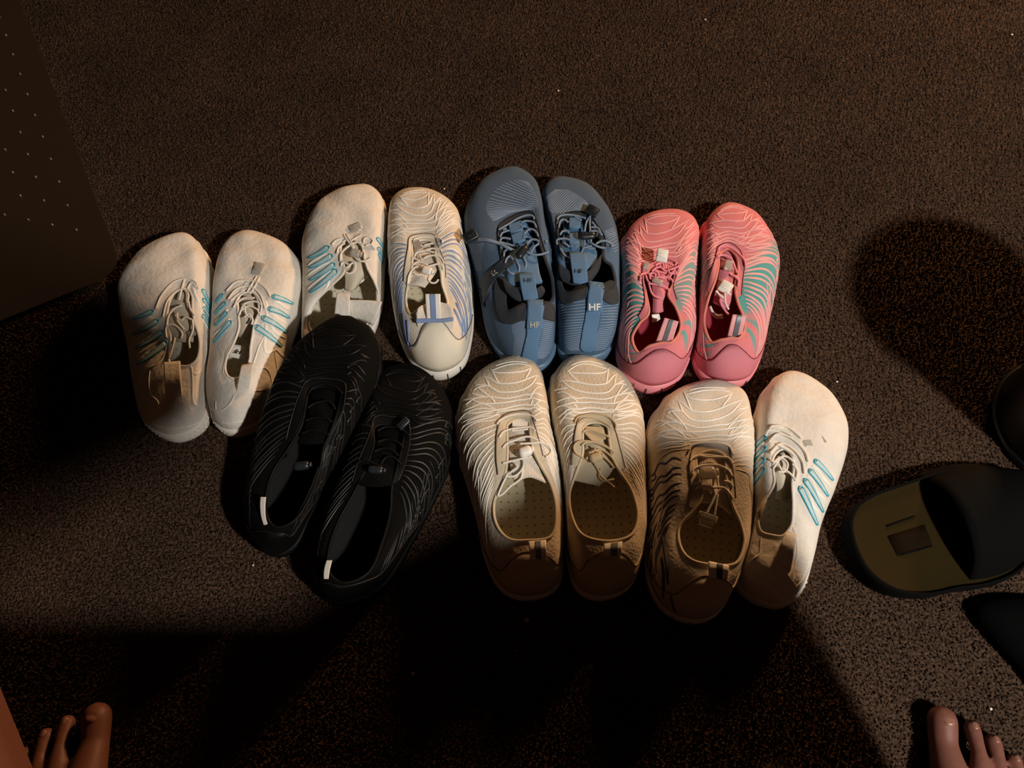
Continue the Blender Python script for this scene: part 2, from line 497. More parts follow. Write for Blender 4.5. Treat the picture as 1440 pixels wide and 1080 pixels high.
def pile():
    """tufts of the carpet pile: one cheap leaning tetra-like tuft every few millimetres"""
    rng = np.random.default_rng(7)
    g = 0.0037
    xs = np.arange(-1.2, 1.2, g); ys = np.arange(-0.40, 1.70, g)
    X, Y = np.meshgrid(xs, ys); X = X.ravel(); Y = Y.ravel()
    n = len(X)
    X = X + rng.uniform(-.6, .6, n) * g; Y = Y + rng.uniform(-.6, .6, n) * g
    h = rng.uniform(.0022, .0048, n); r = rng.uniform(.0011, .0021, n); a = rng.uniform(0, 2 * np.pi, n)
    lx = rng.normal(0, .0016, n); ly = rng.normal(0, .0016, n)
    V = np.zeros((n, 4, 3), np.float32)
    for j in range(3):
        V[:, j, 0] = X + r * np.cos(a + j * 2.0944); V[:, j, 1] = Y + r * np.sin(a + j * 2.0944); V[:, j, 2] = .0002
    V[:, 3, 0] = X + lx; V[:, 3, 1] = Y + ly; V[:, 3, 2] = h
    F = np.zeros((n, 3, 3), np.int32); b = np.arange(n) * 4
    for j in range(3):
        F[:, j, 0] = b + j; F[:, j, 1] = b + (j + 1) % 3; F[:, j, 2] = b + 3
    me = bpy.data.meshes.new('carpet_pile'); me.vertices.add(n * 4); me.vertices.foreach_set('co', V.ravel())
    me.loops.add(n * 9); me.loops.foreach_set('vertex_index', F.ravel())
    me.polygons.add(n * 3); me.polygons.foreach_set('loop_start', np.arange(0, n * 9, 3, dtype=np.int32))
    me.update(); me.polygons.foreach_set('use_smooth', np.ones(n * 3, bool))
    me.materials.append(carpet_mat('carpet_yarn', CARPET))
    o = bpy.data.objects.new('carpet_pile', me); COL.objects.link(o); o.parent = floor
    tag(o, kind='stuff')
pile()

# ------------------------------------------------------------------ outlines read off the photograph (sole outline and collar edge, 16 stations from the heel round)
SH = {}
SH['cyan_1'] = ([(249,615.6),(214.6,602.7),(197,575.5),(188.7,532),(183,492),(174,443),(174,400),(206,357),(260.5,336),(286,351.6),(300.7,389),(302,429),(300,469),(298,509.4),(294.4,549.6),(286,595.5)],
 [(254.8,515),(240.4,512),(236,500),(238,487),(240,474),(235,455),(236,435),(243,415),(259,405),(270,415),(271,435),(273.4,452),(279,469),(281,486.5),(277.7,503.7),(267.7,513.7)])
SH['cyan_2'] = ([(335,608),(309,600),(296.4,572.6),(294.4,538),(299,498),(302,457.8),(305.6,406),(318,357),(349.5,332),(398,345.8),(424,374.5),(429,406),(418.5,449),(404,492),(389.8,538),(369.6,589.8)],
 [(332,532.4),(321,529.5),(316.5,518),(319.4,501),(329.4,480.7),(336,460.6),(335,440.5),(335,420.5),(346.7,406),(361,417.6),(364,437.7),(358,455),(355,472),(352.4,489.3),(351,506.6),(343.8,525)])
SH['cyan_3'] = ([(466,528),(439,516),(427,490),(426,462),(427,432),(427.5,384),(428.8,338.6),(455.7,287.6),(509.4,268),(536,279.5),(544,309),(543,344),(539,379),(536,422),(527,456),(505,500)],
 [(488,468),(455,474),(434,458),(443,426),(468,400),(484,382),(480,362),(480,345),(492,335),(508,345),(512,362),(517,378),(526,395),(532,412),(531,432),(516,456)])
SH['white_blue'] = ([(619.5,526.6),(590,517),(571,491.7),(559,454),(552,411),(547.5,365.5),(547,322.5),(553.7,287.6),(576.5,273.4),(614,278),(644,302),(653,341),(662.5,389.6),(664,432.6),(661,473),(649,510.5)],
 [(608,430),(592,434),(577,442),(571,425),(573,405),(578,383),(580,362),(580,344),(596,337),(611,342),(613,360),(620,382),(622,400),(627,416),(629,428),(621,432)])
SH['blue_l'] = ([(758,518),(722,512),(690,473),(675,407),(664,369),(654,337),(656,299.4),(680,260.5),(720.5,244),(750,260.5),(761,289),(766,323.6),(776,364),(779,407),(781,458),(776,498)],
 [(747,428),(728.6,433),(714,437),(710,420),(714,400),(711,375),(705,350),(704,325),(727,308),(748,306),(756,326),(761,348),(768,368),(776,392),(777,420),(765,430)])
SH['blue_r'] = ([(822.6,506),(794,501),(783.6,476.7),(780,439),(778,396),(774,348),(766,310),(762,278),(782,259),(822.6,268),(849.4,297),(863,326),(869.5,358.5),(870.3,407),(868,455),(855,493)],
 [(836,403),(812,411),(794.4,411),(788,396),(790.3,381),(790,361),(785,337),(786,315.5),(804,305),(825,307.5),(838.6,326),(846.7,342),(849.4,364),(860,374.6),(865,400),(855,410)])
SH['pink_l'] = ([(918.6,546),(888,534.6),(871.5,509),(867.7,473.5),(869,438),(870,394.6),(870,354),(893,318),(931,303.4),(964.5,308),(979.7,328),(980,364),(977.7,402),(976.7,438),(974.7,478.6),(954,529.6)],
 [(930,482),(913,487),(898,496),(889,476),(899,455),(912,440),(908,412),(905,388),(928,374),(948,382),(946,400),(940,415),(950,432),(957,452),(955,468),(945,481)])
SH['pink_r'] = ([(1020.5,539.7),(992.5,531),(977,504),(976.7,468.4),(977,433),(979.7,394.6),(981.8,354),(990,318),(1018,294.5),(1056,306),(1083,341),(1092.5,371.7),(1088,412.4),(1079,453),(1069,496.5),(1051,531)],
 [(1028,475),(1014,478),(999,480),(990,452),(996,420),(1005,396),(1010,375),(1012,358),(1024,350),(1036,362),(1038,382),(1034,402),(1037,424),(1044,442),(1047,462),(1040,475)])
SH['black_l'] = ([(388,778),(362,758),(350,718),(352,679),(364,627),(378,575),(400,519.6),(435.5,476),(487,448),(529,476),(531,531.5),(507,587),(479,643),(455,687),(435.5,726.5),(415.6,766)],
 [(390,742),(376,728),(374,697),(384,663),(407.6,627),(423.6,599),(429.5,571),(435.5,549.4),(459,544),(479,553),(475,579),(465,607),(455,631),(449,663),(435.5,698.7),(415.6,730.5)])
SH['black_r'] = ([(487,846),(455,834),(445.5,794),(455,742.4),(475,687),(497,635),(511,587),(535,535),(575,517),(614.6,540),(636.5,579),(637.7,615),(626.5,663),(602.6,714.6),(579,758),(539,822)],
 [(483,820),(462,803),(463,770),(477,730.5),(499,690.7),(515,657),(525,627),(527,601),(549,597),(567,605),(565,631),(557,663),(551,687),(549,718.6),(539,758),(519,804)])
SH['tan_l'] = ([(745,838.5),(707,827),(684,784),(673,732),(661,689),(646,636),(643,584),(673,529.5),(727,505.5),(756.6,522),(769,565),(774,603.5),(784.5,649.5),(790,705),(790,758),(783,820)],
 [(743,760),(714,757),(697,735),(695,705),(708,675),(713,645),(713,615),(714,597),(731,589),(744,594),(746,612),(750,632),(759,652),(774,680),(782,715),(776,753)])
SH['tan_r'] = ([(847,838.5),(814,827),(799,784),(794,732),(789,679),(780,626.5),(772,574),(779,530),(812,505),(867,524.6),(896,567),(904.6,610),(906,666),(908,718.5),(903,768),(885,820.5)],
 [(857,761),(822,754),(806,732),(800,697),(811,662),(819,638),(819,617),(821,600),(836,594),(853.6,600),(857,620),(861,642),(874,667),(889,692),(897,725),(888,752)])
SH['navy'] = ([(982,871),(939.5,859),(915.6,823),(908.7,775),(908,727),(907,676),(908.7,611),(939.5,559.5),(994,539.7),(1039,552.7),(1052.6,590),(1056,628),(1054,672.6),(1052.6,720.5),(1044,775),(1015,848)],
 [(1001,794),(972,787),(957,769),(955,742),(974,719),(987,696),(981,666),(980,643),(1000,634),(1019,641),(1021,662),(1024,688),(1031,713),(1042,738),(1047,763),(1035,792)])
SH['cyan_4'] = ([(1097,851),(1059.5,842),(1037,820),(1040.6,782),(1051,734),(1052,683),(1056,618),(1073,552.7),(1107.5,527),(1155,549),(1183,587),(1188,628),(1172.5,686),(1152,737.7),(1140,789),(1123,830)],
 [(1087,753),(1070,747),(1066,729),(1071,710),(1080,696.6),(1088.6,679),(1087,659),(1088,642),(1100.5,631.5),(1113,640),(1116,659),(1114,679),(1115,700),(1115,720.5),(1113,738),(1102,753)])

# ------------------------------------------------------------------ materials of the shoes
WM = mat('white_stretch_mesh', 'e9e3d9', .85, 'noise', 190, .55, .0016, vary=.10)
WM2 = mat('white_knit', 'ddd3c4', .85, 'knit', 330, .45, .0010)
WSOLE = mat('white_rubber', 'e8e2d8', .5, 'noise', 500, .1, .0005)
WFILM = mat('white_film', 'f4efe6', .38, 'noise', 700, .05, .0003)
WCORD = mat('white_cord', 'efe9df', .6, 'weave', 1500, .3, .0003)
CYAN = mat('cyan_film', '3fa9c4', .3)
CYANW = mat('cyan_pale_film', 'c3dde0', .35)
CLEAR = mat('clear_plastic', 'e3ddd2', .15, trans=.55)
INS = mat('cream_insole', 'd9cfae', .8, 'noise', 400, .1, .0005, dots=('9a8f72', 105, .14))
INSW = mat('white_insole', 'e2ddc9', .8, dots=('b5ae9a', 95, .13))
LINW = mat('cream_lining', 'd8cdb8', .9, 'knit', 500, .3, .0006)
TANM = mat('cream_knit', 'd0c2ac', .85, 'leather', 300, .5, .0010)
TANF = mat('cream_film', 'f6efe2', .45)
TANP = mat('cream_suede', 'd2c3a8', .75, 'noise', 500, .2, .0005)
EDGE = mat('seam_thread_brown', '6a5846', .8)
EDGEW = mat('seam_thread_white', 'f2ece0', .7)
GREY = mat('grey_reflective_tape', '7d8288', .35, metal=.3)
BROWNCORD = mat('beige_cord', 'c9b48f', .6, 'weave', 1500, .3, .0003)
NAVYL = mat('navy_film', '4a4862', .5)
BLUEL = mat('periwinkle_film', '8196bd', .5)
NAVF = mat('offwhite_mesh', 'dcd2c2', .85, 'leather', 330, .4, .0008)
PKM = mat('pink_mesh', 'dc7f88', .85, 'knit', 420, .4, .0008, vcol=True)
PKF = mat('pink_film', 'f2a9ab', .5)
PKP = mat('pink_suede', 'd8808c', .75, 'noise', 600, .2, .0004)
PKS = mat('pink_rubber', 'e58f98', .5)
PKC = mat('pink_cord', 'ee93a4', .55)
PKL = mat('peach_lining', 'e08878', .9, 'knit', 500, .3, .0006)
PKI = mat('crimson_lining', 'a8364a', .9)
TEAL = mat('teal_film', '3f9f99', .6)
MAROON = mat('maroon_thread', '7a2433', .8)
BKM = mat('black_mesh', '040404', .9, 'leather', 350, .4, .0008, spec=.14)
BKF = mat('black_film', '080808', .45, spec=.3)
BKG = mat('grey_black_film', '262524', .45)
BKS = mat('black_rubber', '050505', .6, spec=.2)
BLM = mat('slate_blue_knit', '47607f', .85, 'weave', 900, .45, .0006, vcol=True)
BLL = mat('light_blue_yarn', '93a5bb', .7)
BLP = mat('blue_webbing', '587ea3', .7, 'weave', 1300, .3, .0004)
BLC = mat('charcoal_rib', '3a4048', .85, 'weave', 1100, .6, .0008)
BLE = mat('charcoal_synthetic', '2f363e', .5)
BLD = mat('steel_blue_cord', '7d90a8', .5, 'weave', 1500, .3, .0003)
BLS = mat('blue_rubber', '55728f', .45)
BLI = mat('black_lining', '090a0b', .9)
DKP = mat('dark_plastic', '23282c', .35)
INK = mat('black_ink', '0a0a0a', .6)
WINK = mat('white_ink', 'f0f0f0', .5)
BINK = mat('grey_ink', 'b3b3a6', .5)

R1 = (160, 320, 3.483); R2 = (410, 250, 3.724); R3 = (640, 235, 3.725); R4 = (855, 280, 3.927); R5 = (340, 440, 2.513)
R6 = (630, 495, 3.042); R7 = (895, 515, 2.919); T1 = (635, 500, 9.0); T2 = (635, 580, 7.712); N1 = (905, 535, 6.545)
N2 = (905, 690, 5.685); P1 = (970, 290, 9.815); P2 = (965, 380, 6.354); P3 = (865, 290, 8.308); P4 = (865, 400, 7.2)
K1 = (400, 440, 6.0); K2 = (500, 510, 5.143); B1 = (650, 240, 7.715); B2 = (650, 370, 7.2); B3 = (760, 255, 7.446)
W1 = (545, 265, 8.0); W2 = (545, 390, 7.448); C3 = (425, 330, 7.2)

def make(key, label, group, left, **k):
    o, i = SH[key]
    return Shoe('sneaker', label, group, o, i, left, **k)

def sstep(x, a, b):
    t = np.clip((x - a) / (b - a), 0, 1); return t * t * (3 - 2 * t)

def text_on(s, name, txt, px, py, hpx, m, ang=0, lift=.0022, parent=None, flat=False):
    """small lettering printed on the shoe: characters of hpx pixels height at (px, py)"""
    cu = bpy.data.curves.new('lettering', 'FONT'); cu.body = txt; cu.align_x = 'CENTER'; cu.align_y = 'CENTER'; cu.extrude = .02; cu.offset = .015
    to = bpy.data.objects.new('lettering', cu); COL.objects.link(to)
    bpy.context.view_layer.update()
    me = bpy.data.meshes.new_from_object(to.evaluated_get(bpy.context.evaluated_depsgraph_get())); bpy.data.objects.remove(to)
    p0, n = s.hit(px, py, lift); p1, _ = s.hit(px, py - hpx, lift); p2, _ = s.hit(px + hpx, py, lift)
    if flat: p1, p2 = s.at(px, py - hpx, flat), s.at(px + hpx, py, flat); p0 = s.at(px, py, flat)
    uy = Vector(p1 - p0); ux = Vector(p2 - p0); h = uy.length; uz = ux.cross(uy).normalized(); uy = uz.cross(ux).normalized(); ux.normalize()
    M = Matrix((ux, uy, uz)).transposed().to_4x4(); M.translation = Vector(p0)
    sc = h / .70
    me.transform(M @ Matrix.Rotation(math.radians(ang), 4, 'Z') @ Matrix.Diagonal((sc, sc, sc * .3, 1)))
    me.materials.append(m)
    o = bpy.data.objects.new(name, me); COL.objects.link(o); o.parent = parent or s.root
    return o

# ------------------------------------------------------------------ the moulded web over the toe, shared by seven shoes
TOE = [CR(*T1, p) for p in [
 [(510,185),(600,150),(700,118),(820,102),(920,110),(1010,155)], [(1010,155),(940,185),(850,205),(720,215),(600,215),(540,200),(510,185)],
 [(490,165),(530,230),(570,310),(600,355)], [(1000,160),(975,220),(930,300)],
 [(400,265),(470,280),(530,320),(600,350),(720,352),(840,335),(930,305),(1010,270),(1100,262)],
 [(420,280),(450,330),(480,385),(540,430),(600,458),(700,462),(820,450),(920,420),(1000,370),(1050,310),(1075,265)],
 [(300,375),(380,370),(450,380),(480,390)], [(320,400),(400,460),(480,520),(530,570),(545,605)],
 [(150,570),(250,545),(380,525),(500,520),(600,535),(700,538),(820,520),(920,495),(1020,470),(1140,405)],
 [(240,560),(330,590),(420,605),(540,605),(680,590),(820,565),(950,550),(1080,555),(1170,585)],
 [(170,690),(260,650),(370,612),(460,630),(520,665),(560,690)],
 [(150,735),(280,725),(400,710),(520,695),(640,675),(760,645),(900,620),(1020,622),(1120,650),(1180,690)],
 [(1060,460),(1010,500),(985,545)], [(1030,560),(1000,612)], [(1050,480),(1110,490),(1165,525)],
 [(560,725),(700,692),(850,670),(1000,668),(1120,695),(1190,745)], [(1050,350),(1110,355),(1160,380)],
 [(150,840),(260,790),(400,745),(520,722)], [(140,900),(250,845),(370,810),(500,775),(600,735)],
 [(180,620),(300,540),(420,520)], [(280,440),(340,400),(440,385)], [(560,130),(700,85),(850,75),(960,95)], [(250,480),(330,500),(430,525)]]]
TOE_UV = None
def toe_lines(s, name, m, w=.0025, h=.0006):
    global TOE_UV
    if TOE_UV is None: TOE_UV = [[s.uv(*p) for p in c] for c in TOE]        # measured on the first (left) shoe
    mb = MB()
    for c in TOE_UV:
        uvs = [(t if s.left else (1 - t) % 1, v) for t, v in c]
        mb.add(*s.ribbon_geo(uvs, w, h))
    return tag(mb.obj(name, m, s.root), kind='stuff')
def side_ribs(s, name, m, n=13, w=.0016, h=.0005, s0=7.1, ds=.24, run=1.3, va=.88, vb=.07, zig=0.0, part=(0, 1), sides=(1, -1), branch=False):
    mb = MB(); rng = random.Random(5)
    for sd in sides:
        for i in range(n):
            a = s0 - ds * i; L_ = run * 1.25 + .07 * i + .12 * math.sin(i * 2.3)
            pts = []
            for j in range(7):
                t = part[0] + (part[1] - part[0]) * j / 6
                st = a - L_ * (t ** .85); v = va + (vb - va) * (t ** 1.15)
                st += zig * (.5 if j % 2 else -.5) * (1 if j else 0)
                pts.append(((st if sd > 0 else 16 - st) / 16, v))
            if not s.left: pts = [(1 - q[0], q[1]) for q in pts]
            mb.add(*s.ribbon_geo(pts, w * (1 if sd > 0 else .8), h, taper=True))
            if branch and i < n - 1:
                t = .55 + .3 * rng.random(); st = a - L_ * t ** .85; v = va + (vb - va) * t ** 1.15
                b = [(st, v), (st - ds * .6, v + .05), (st - ds * 1.0, v - .06)]
                b = [((q[0] if sd > 0 else 16 - q[0]) / 16, q[1]) for q in b]
                if not s.left: b = [(1 - q[0], q[1]) for q in b]
                mb.add(*s.ribbon_geo(b, w * .9, h))
    return tag(mb.obj(name, m, s.root), kind='stuff')
STAY = [(4.2,7,1),(4.6,11,1),(5.2,14,1),(6,14,1),(6.6,13,1),(7.1,12,1),(7.6,10,1),(8,9,1),(8.4,10,1),(8.9,12,1),(9.4,13,1),(10,14,1),(10.8,14,1),(11.4,11,1),(11.8,7,1)]
COUNTER = [(-2.7,.03,.06),(-2.1,.03,.22),(-1.5,.03,.36),(-1.1,.03,.48),(-.75,.03,.74),(-.4,.03,.86),(0,.03,.88),(.4,.03,.86),(.75,.03,.74),(1.1,.03,.48),(1.5,.03,.36),(2.1,.03,.22),(2.7,.03,.06)]
def sole_grooves(s, m, sts=(-.8,-.27,.27,.8), name='sole_groove'):
    th, P, N, zs = s.outline(400)
    for st in sts:
        i = int(round((st % 16) / 16 * 400)) % 400
        p, n = P[i], N[i]; o = .0046
        V, F = rounded_box_geo((p[0] + n[0] * o, p[1] + n[1] * o, .010), (.0011, .0012, .017), Matrix.Rotation(math.atan2(-n[0], n[1]), 3, 'Z'), .2, 1)
        mesh_obj(name, V, F, m, s.sole)
def web_shoe(s, mesh, film, panel, sole, edge, lining, insole, toe=True, vcols=None, groove=None, ribs=None, bind=None):
    s.build_upper(mesh, vcols, lining); s.build_sole(sole, insole=insole); s.build_binding(bind or panel, .0018)
    toe_lines(s, 'toe_web', film)
    if ribs: 
        for r in ribs: side_ribs(s, **r)
    s.band('eyestay', panel, STAY, .0010, edge=(.0006, edge, 0, 'eyestay_stitching'), bydist=True)
    s.band('heel_counter', panel, COUNTER, .0011, edge=(.0005, edge, 1, 'counter_stitching'))
    mb = MB()
    for sd in (1, -1):
        for k_, dv in enumerate((0, -.07)):
            c = [(4.15, .64 + dv), (3.6, .58 + dv), (2.9, .46 + dv), (2.2, .34 + dv), (1.6, .30 + dv)]
            mb.add(*s.ribbon_geo([((q if sd > 0 else 16 - q) / 16, v) for q, v in c], .0020, .0006))
        c = [(4.3, .6), (3.9, .42), (3.5, .22), (3.1, .08)]
        mb.add(*s.ribbon_geo([((q if sd > 0 else 16 - q) / 16, v) for q, v in c], .0024, .0006))
    tag(mb.obj('quarter_overlay', film, s.root), kind='stuff')
    if groove: sole_grooves(s, groove)
def tongue(s, m, rows, zs, name='tongue', th=.003):
    return s.sheet(name, m, [[(p[0], p[1], z - .003 * (k != 1)) for k, p in enumerate(r)] for r, z in zip(rows, zs)], th)
def tab(s, m, ms, q, zb, zt, fr=(.38, .66), name='pull_tab', bulge=.008):
    """heel pull tab: q = bottom-left, bottom-right, top-right, top-left seen in the photograph"""
    bl, br, tr, tl = [np.array(p, float) for p in q]
    def row(t, f0=0, f1=1, dz=0):
        a = bl + (tl - bl) * t; b = br + (tr - br) * t; z = zb + (zt - zb) * t + bulge * math.sin(math.pi * t) + dz
        return [tuple(a + (b - a) * f) + (z,) for f in (f0, (f0 + f1) / 2, f1)]
    t = s.sheet(name, m, [row(x) for x in (0, .33, .66, 1)], .0018)
    if ms: s.sheet('stripe', ms, [row(x, fr[0], fr[1], .0011) for x in (0, .33, .66, 1)], .0008, parent=t)
    return t
def cord_lock(s, m, px, py, z, ang, L_=.018, r=.0045, name='cord_lock'):
    c = s.at(px, py, z); d = np.array([math.cos(math.radians(ang)), math.sin(math.radians(ang)), 0])
    t = np.linspace(-1, 1, 13); P = c + d * t[:, None] * L_ / 2; rr = r * np.sqrt(np.clip(1 - np.abs(t) ** 5, .06, 1))
    mb = MB(); mb.add(*tube_geo(P, rr, 12, flat=.8)); o = mb.obj(name, m, s.root)
    mb = MB(); mb.add(*tube_geo(np.array([c + d * L_ * .44, c + d * L_ * .62]), r * .55, 10)); mb.obj('push_button', m, o)
    return o
def cord_end(s, m, px, py, z, ang, w=.012, L_=.015, name='cord_end_clip'):
    o = s.block(name, m, px, py, z, (w, L_, .005), ang, 8, bev=.3)
    c = s.at(px, py, z); mb = MB(); R = Matrix.Rotation(math.radians(ang), 3, 'Z')
    for k in (-1, 0, 1, 2):
        v = R @ Vector((0, k * L_ * .17, .0027)); V, F = rounded_box_geo(np.array(c) + np.array(v), (w * .8, L_ * .06, .0012), R, .2, 1); mb.add(V, F)
    tag(mb.obj('grip_ridges', m, o), kind='stuff')
    return o

# ------------------------------------------------------------------ cream pair, bottom row centre
def cream_pair():
    ribs = [dict(name='side_web', m=TANF, n=15, w=.0022, s0=7.0, ds=.24)]
    s = make('tan_l', 'cream web-toe knit sneaker, left shoe of the cream pair, white toggle in its laces', 'cream web-toe pair', True, seed=1)
    web_shoe(s, TANM, TANF, TANP, WSOLE, EDGE, LINW, INS, ribs=ribs)
    tongue(s, WM2, [CR(*T2, r) for r in ([(620,40),(740,30),(850,40)],[(610,250),(740,240),(860,250)],[(620,450),(760,430),(890,440)],[(640,600),(800,590),(950,620)],[(680,770),(840,705),(1020,765)])], (.049,.053,.056,.057,.057))
    s.panel('tongue_label', WFILM, CR(*T2, [(655,55),(820,50),(825,150),(660,155)]), .0008)
    s.cords('lace', WCORD, [CR(*T2, p) for p in (
      [(490,130),(530,80),(620,35),(740,15),(850,30),(900,60),(925,95)], [(515,270),(560,210),(650,180),(760,165),(850,160),(910,200)], [(650,200),(740,192),(830,180)],
      [(555,385),(600,335),(700,300),(770,270),(850,265),(940,305)], [(740,340),(840,335),(950,325),(1040,350),(1080,410),(1060,460),(1020,485)],
      [(555,550),(620,535),(740,505),(870,480)], [(690,555),(715,590),(650,640),(590,690),(680,690),(750,635),(780,570),(780,525)],
      [(590,700),(560,760),(520,850),(505,905),(560,880),(640,800),(750,715),(770,600)])], .0012)
    cord_lock(s, WFILM, *CR(*T2, [(800,425)])[0], .066, 20, .016, .0062)
    tab(s, TANF, GREY, CR(*R6, [(352,890),(420,884),(420,806),(345,812)]), .062, .071, (.36, .7), bulge=.006)
    s = make('tan_r', 'cream knit sneaker with a web toe, right shoe of the cream pair, in brownish shade', 'cream web-toe pair', False, seed=2)
    web_shoe(s, TANM, TANF, TANP, WSOLE, EDGE, LINW, INS, ribs=ribs)
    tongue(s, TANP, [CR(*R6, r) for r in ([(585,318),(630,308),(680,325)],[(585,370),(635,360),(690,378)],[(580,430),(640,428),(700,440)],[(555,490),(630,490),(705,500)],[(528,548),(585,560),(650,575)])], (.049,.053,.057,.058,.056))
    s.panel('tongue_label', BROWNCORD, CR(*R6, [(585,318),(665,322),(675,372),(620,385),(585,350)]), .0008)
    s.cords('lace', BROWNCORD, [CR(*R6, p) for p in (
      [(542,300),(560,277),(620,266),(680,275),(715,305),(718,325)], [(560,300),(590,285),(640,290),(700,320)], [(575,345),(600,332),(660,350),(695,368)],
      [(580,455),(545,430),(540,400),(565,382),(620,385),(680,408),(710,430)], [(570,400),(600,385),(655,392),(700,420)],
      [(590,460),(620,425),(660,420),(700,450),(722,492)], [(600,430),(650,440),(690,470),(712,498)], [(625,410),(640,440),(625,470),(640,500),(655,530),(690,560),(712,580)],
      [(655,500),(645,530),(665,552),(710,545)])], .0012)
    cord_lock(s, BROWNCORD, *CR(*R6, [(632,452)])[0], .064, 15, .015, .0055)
    tab(s, TANF, GREY, CR(*R6, [(664,884),(740,880),(745,812),(668,822)]), .060, .069, (.4, .78), bulge=.005)
cream_pair()

# ------------------------------------------------------------------ black pair
def black_pair():
    ribs = [dict(name='side_web', m=BKG, n=13, w=.0021, h=.0008, s0=6.6, ds=.25, run=1.2, branch=True, va=.93), dict(name='low_web', m=BKF, n=9, w=.0018, h=.0008, s0=3.6, ds=.22, run=.9, va=.7)]
    s = make('black_l', 'black web-toe sneaker resting its toe on the heel of a white one', 'black web-toe pair', True, toe_up=.050, seed=3)
    web_shoe(s, BKM, BKF, BKS, BKS, BKG, BLI, BLI, ribs=ribs)
    tongue(s, BKM, [CR(*K1, r) for r in ([(240,650),(340,640),(430,660)],[(220,760),(310,750),(420,770)],[(200,880),(290,880),(400,890)],[(160,1000),(250,1000),(360,1000)],[(110,1100),(220,1110),(330,1100)])], (.050,.054,.058,.060,.062))
    s.cords('lace', BKS, [CR(*K1, p) for p in ([(205,680),(240,630),(330,605),(420,620),(490,680)],[(190,805),(260,762),(350,745),(400,770),(430,812)],[(170,912),(250,885),(340,890),(400,920)],[(140,1020),(230,990),(320,1010),(380,1030)])], .0014)
    s.sheet('reflective_strip', mat('pale_tape', 'cfc8c0', .5), [[(366.5,699,.070),(374,699,.070)],[(366,712,.068),(373,712,.068)],[(367.5,726,.066),(373.5,727,.066)],[(371,738,.064),(377,738,.064)]], .0014)
    cord_lock(s, DKP, 424, 655, .066, 20, .018, .005)
    s = make('black_r', 'black web-toe sneaker flat on the carpet, between its mate and the cream shoes', 'black web-toe pair', False, seed=4)
    web_shoe(s, BKM, BKF, BKS, BKS, BKG, BLI, BLI, ribs=ribs)
    tongue(s, BKM, [CR(*K2, r) for r in ([(160,490),(260,470),(370,500)],[(150,590),(240,580),(340,600)],[(120,680),(220,680),(320,700)],[(60,790),(180,800),(300,790)],[(0,880),(130,900),(270,890)])], (.050,.054,.058,.062,.062))
    s.cords('lace', BKS, [CR(*K2, p) for p in ([(155,495),(220,465),(320,480),(395,535)],[(155,575),(230,555),(310,580),(345,620)],[(130,645),(200,620),(260,635),(310,672)],[(180,735),(220,685),(280,690),(330,738)],[(0,735),(60,705),(130,730),(190,750)])], .0014)
    cord_end(s, DKP, *CR(*K2, [(345,440)])[0], .064, -35, .009, .015)
    cord_lock(s, DKP, *CR(*K2, [(145,775)])[0], .070, 5, .018, .0045)
    s.sheet('reflective_strip', MATS['pale_tape'], [[(459.5,788,.070),(467,788,.070)],[(457,796,.069),(465,796,.069)],[(455.5,805,.067),(463,805,.067)],[(455.5,814,.065),(462,814,.065)]], .0014)
black_pair()

# ------------------------------------------------------------------ odd white shoe with purple-grey streaks, bottom row
def streaked_shoe():
    s = make('navy', 'white web-toe sneaker with dark purple side streaks, odd shoe beside the cream pair', 'odd white shoes', True, seed=5)
    web_shoe(s, NAVF, WFILM, mat('offwhite_suede', 'd8c9b4', .7, 'noise', 600, .15, .0004), WSOLE, EDGE, LINW, INS,
        ribs=[dict(name='side_streaks', m=NAVYL, n=11, w=.0034, h=.0003, s0=6.2, ds=.24, run=1.15, va=.93, part=(.2, 1), zig=.10, branch=True, sides=(1,)),
              dict(name='side_web', m=WFILM, n=10, w=.0018, s0=7.2, ds=.22, sides=(-1,))])
    side_ribs(s, 'fine_web', WFILM, n=5, w=.0014, s0=7.4, ds=.2, sides=(1,))
    mb = MB()
    for c in ([(1.2,.40),(1.0,.25),(.8,.1)],[(1.9,.52),(1.6,.38),(1.35,.20)],[(2.4,.60),(2.0,.55),(1.7,.44),(1.5,.30)],[(3.1,.66),(2.6,.7),(2.0,.66),(1.5,.5)],[(2.6,.25),(2.2,.14),(1.7,.08),(1.2,.07)]):
        mb.add(*s.ribbon_geo([(q / 16, v) for q, v in c], .0042, .0012))
    tag(mb.obj('heel_streaks', NAVYL, s.root), kind='stuff')
    tongue(s, WM2, [CR(*N1, r) for r in ([(490,655),(620,640),(750,655)],[(500,790),(620,780),(765,790)],[(530,930),(640,930),(770,930)],[(520,1060),(640,1050),(790,1060)])] + [CR(*N2, [(440,100),(580,110),(700,190)])], (.049,.053,.056,.058,.056))
    s.cords('lace', WCORD, [CR(*N1, p) for p in ([(415,645),(450,592),(560,572),(700,575),(790,610),(825,680)],[(430,745),(450,715),(520,690),(620,690),(720,705),(790,720),(820,772)],
      [(500,690),(600,705),(760,705)],[(450,868),(470,810),(560,780),(680,780),(770,820),(820,885)],[(740,925),(795,940),(820,975)],[(470,955),(540,930)],[(480,1005),(540,970),(640,985),(740,990),(800,1050),(820,1085)],
      [(645,880),(640,1000)],[(680,890),(690,1000)])] + [CR(*N2, [(580,20),(550,90),(500,190)]), CR(*N2, [(592,30),(580,110),(568,200)])], .0013)
    cord_lock(s, CLEAR, *CR(*N1, [(590,850)])[0], .066, 15, .019, .0075)
    cord_end(s, CLEAR, *CR(*N2, [(512,212)])[0], .064, -12, .021, .008)
    s.block('cord_stopper', CLEAR, *CR(*N2, [(500,262)])[0], .060, (.015, .007, .005), -12)
    tab(s, WFILM, mat('dark_tape', '33302f', .5), CR(*N2, [(520,715),(668,718),(682,600),(520,565)]), .060, .074, (.42, .72), bulge=.006)
    sole_grooves(s, EDGE)
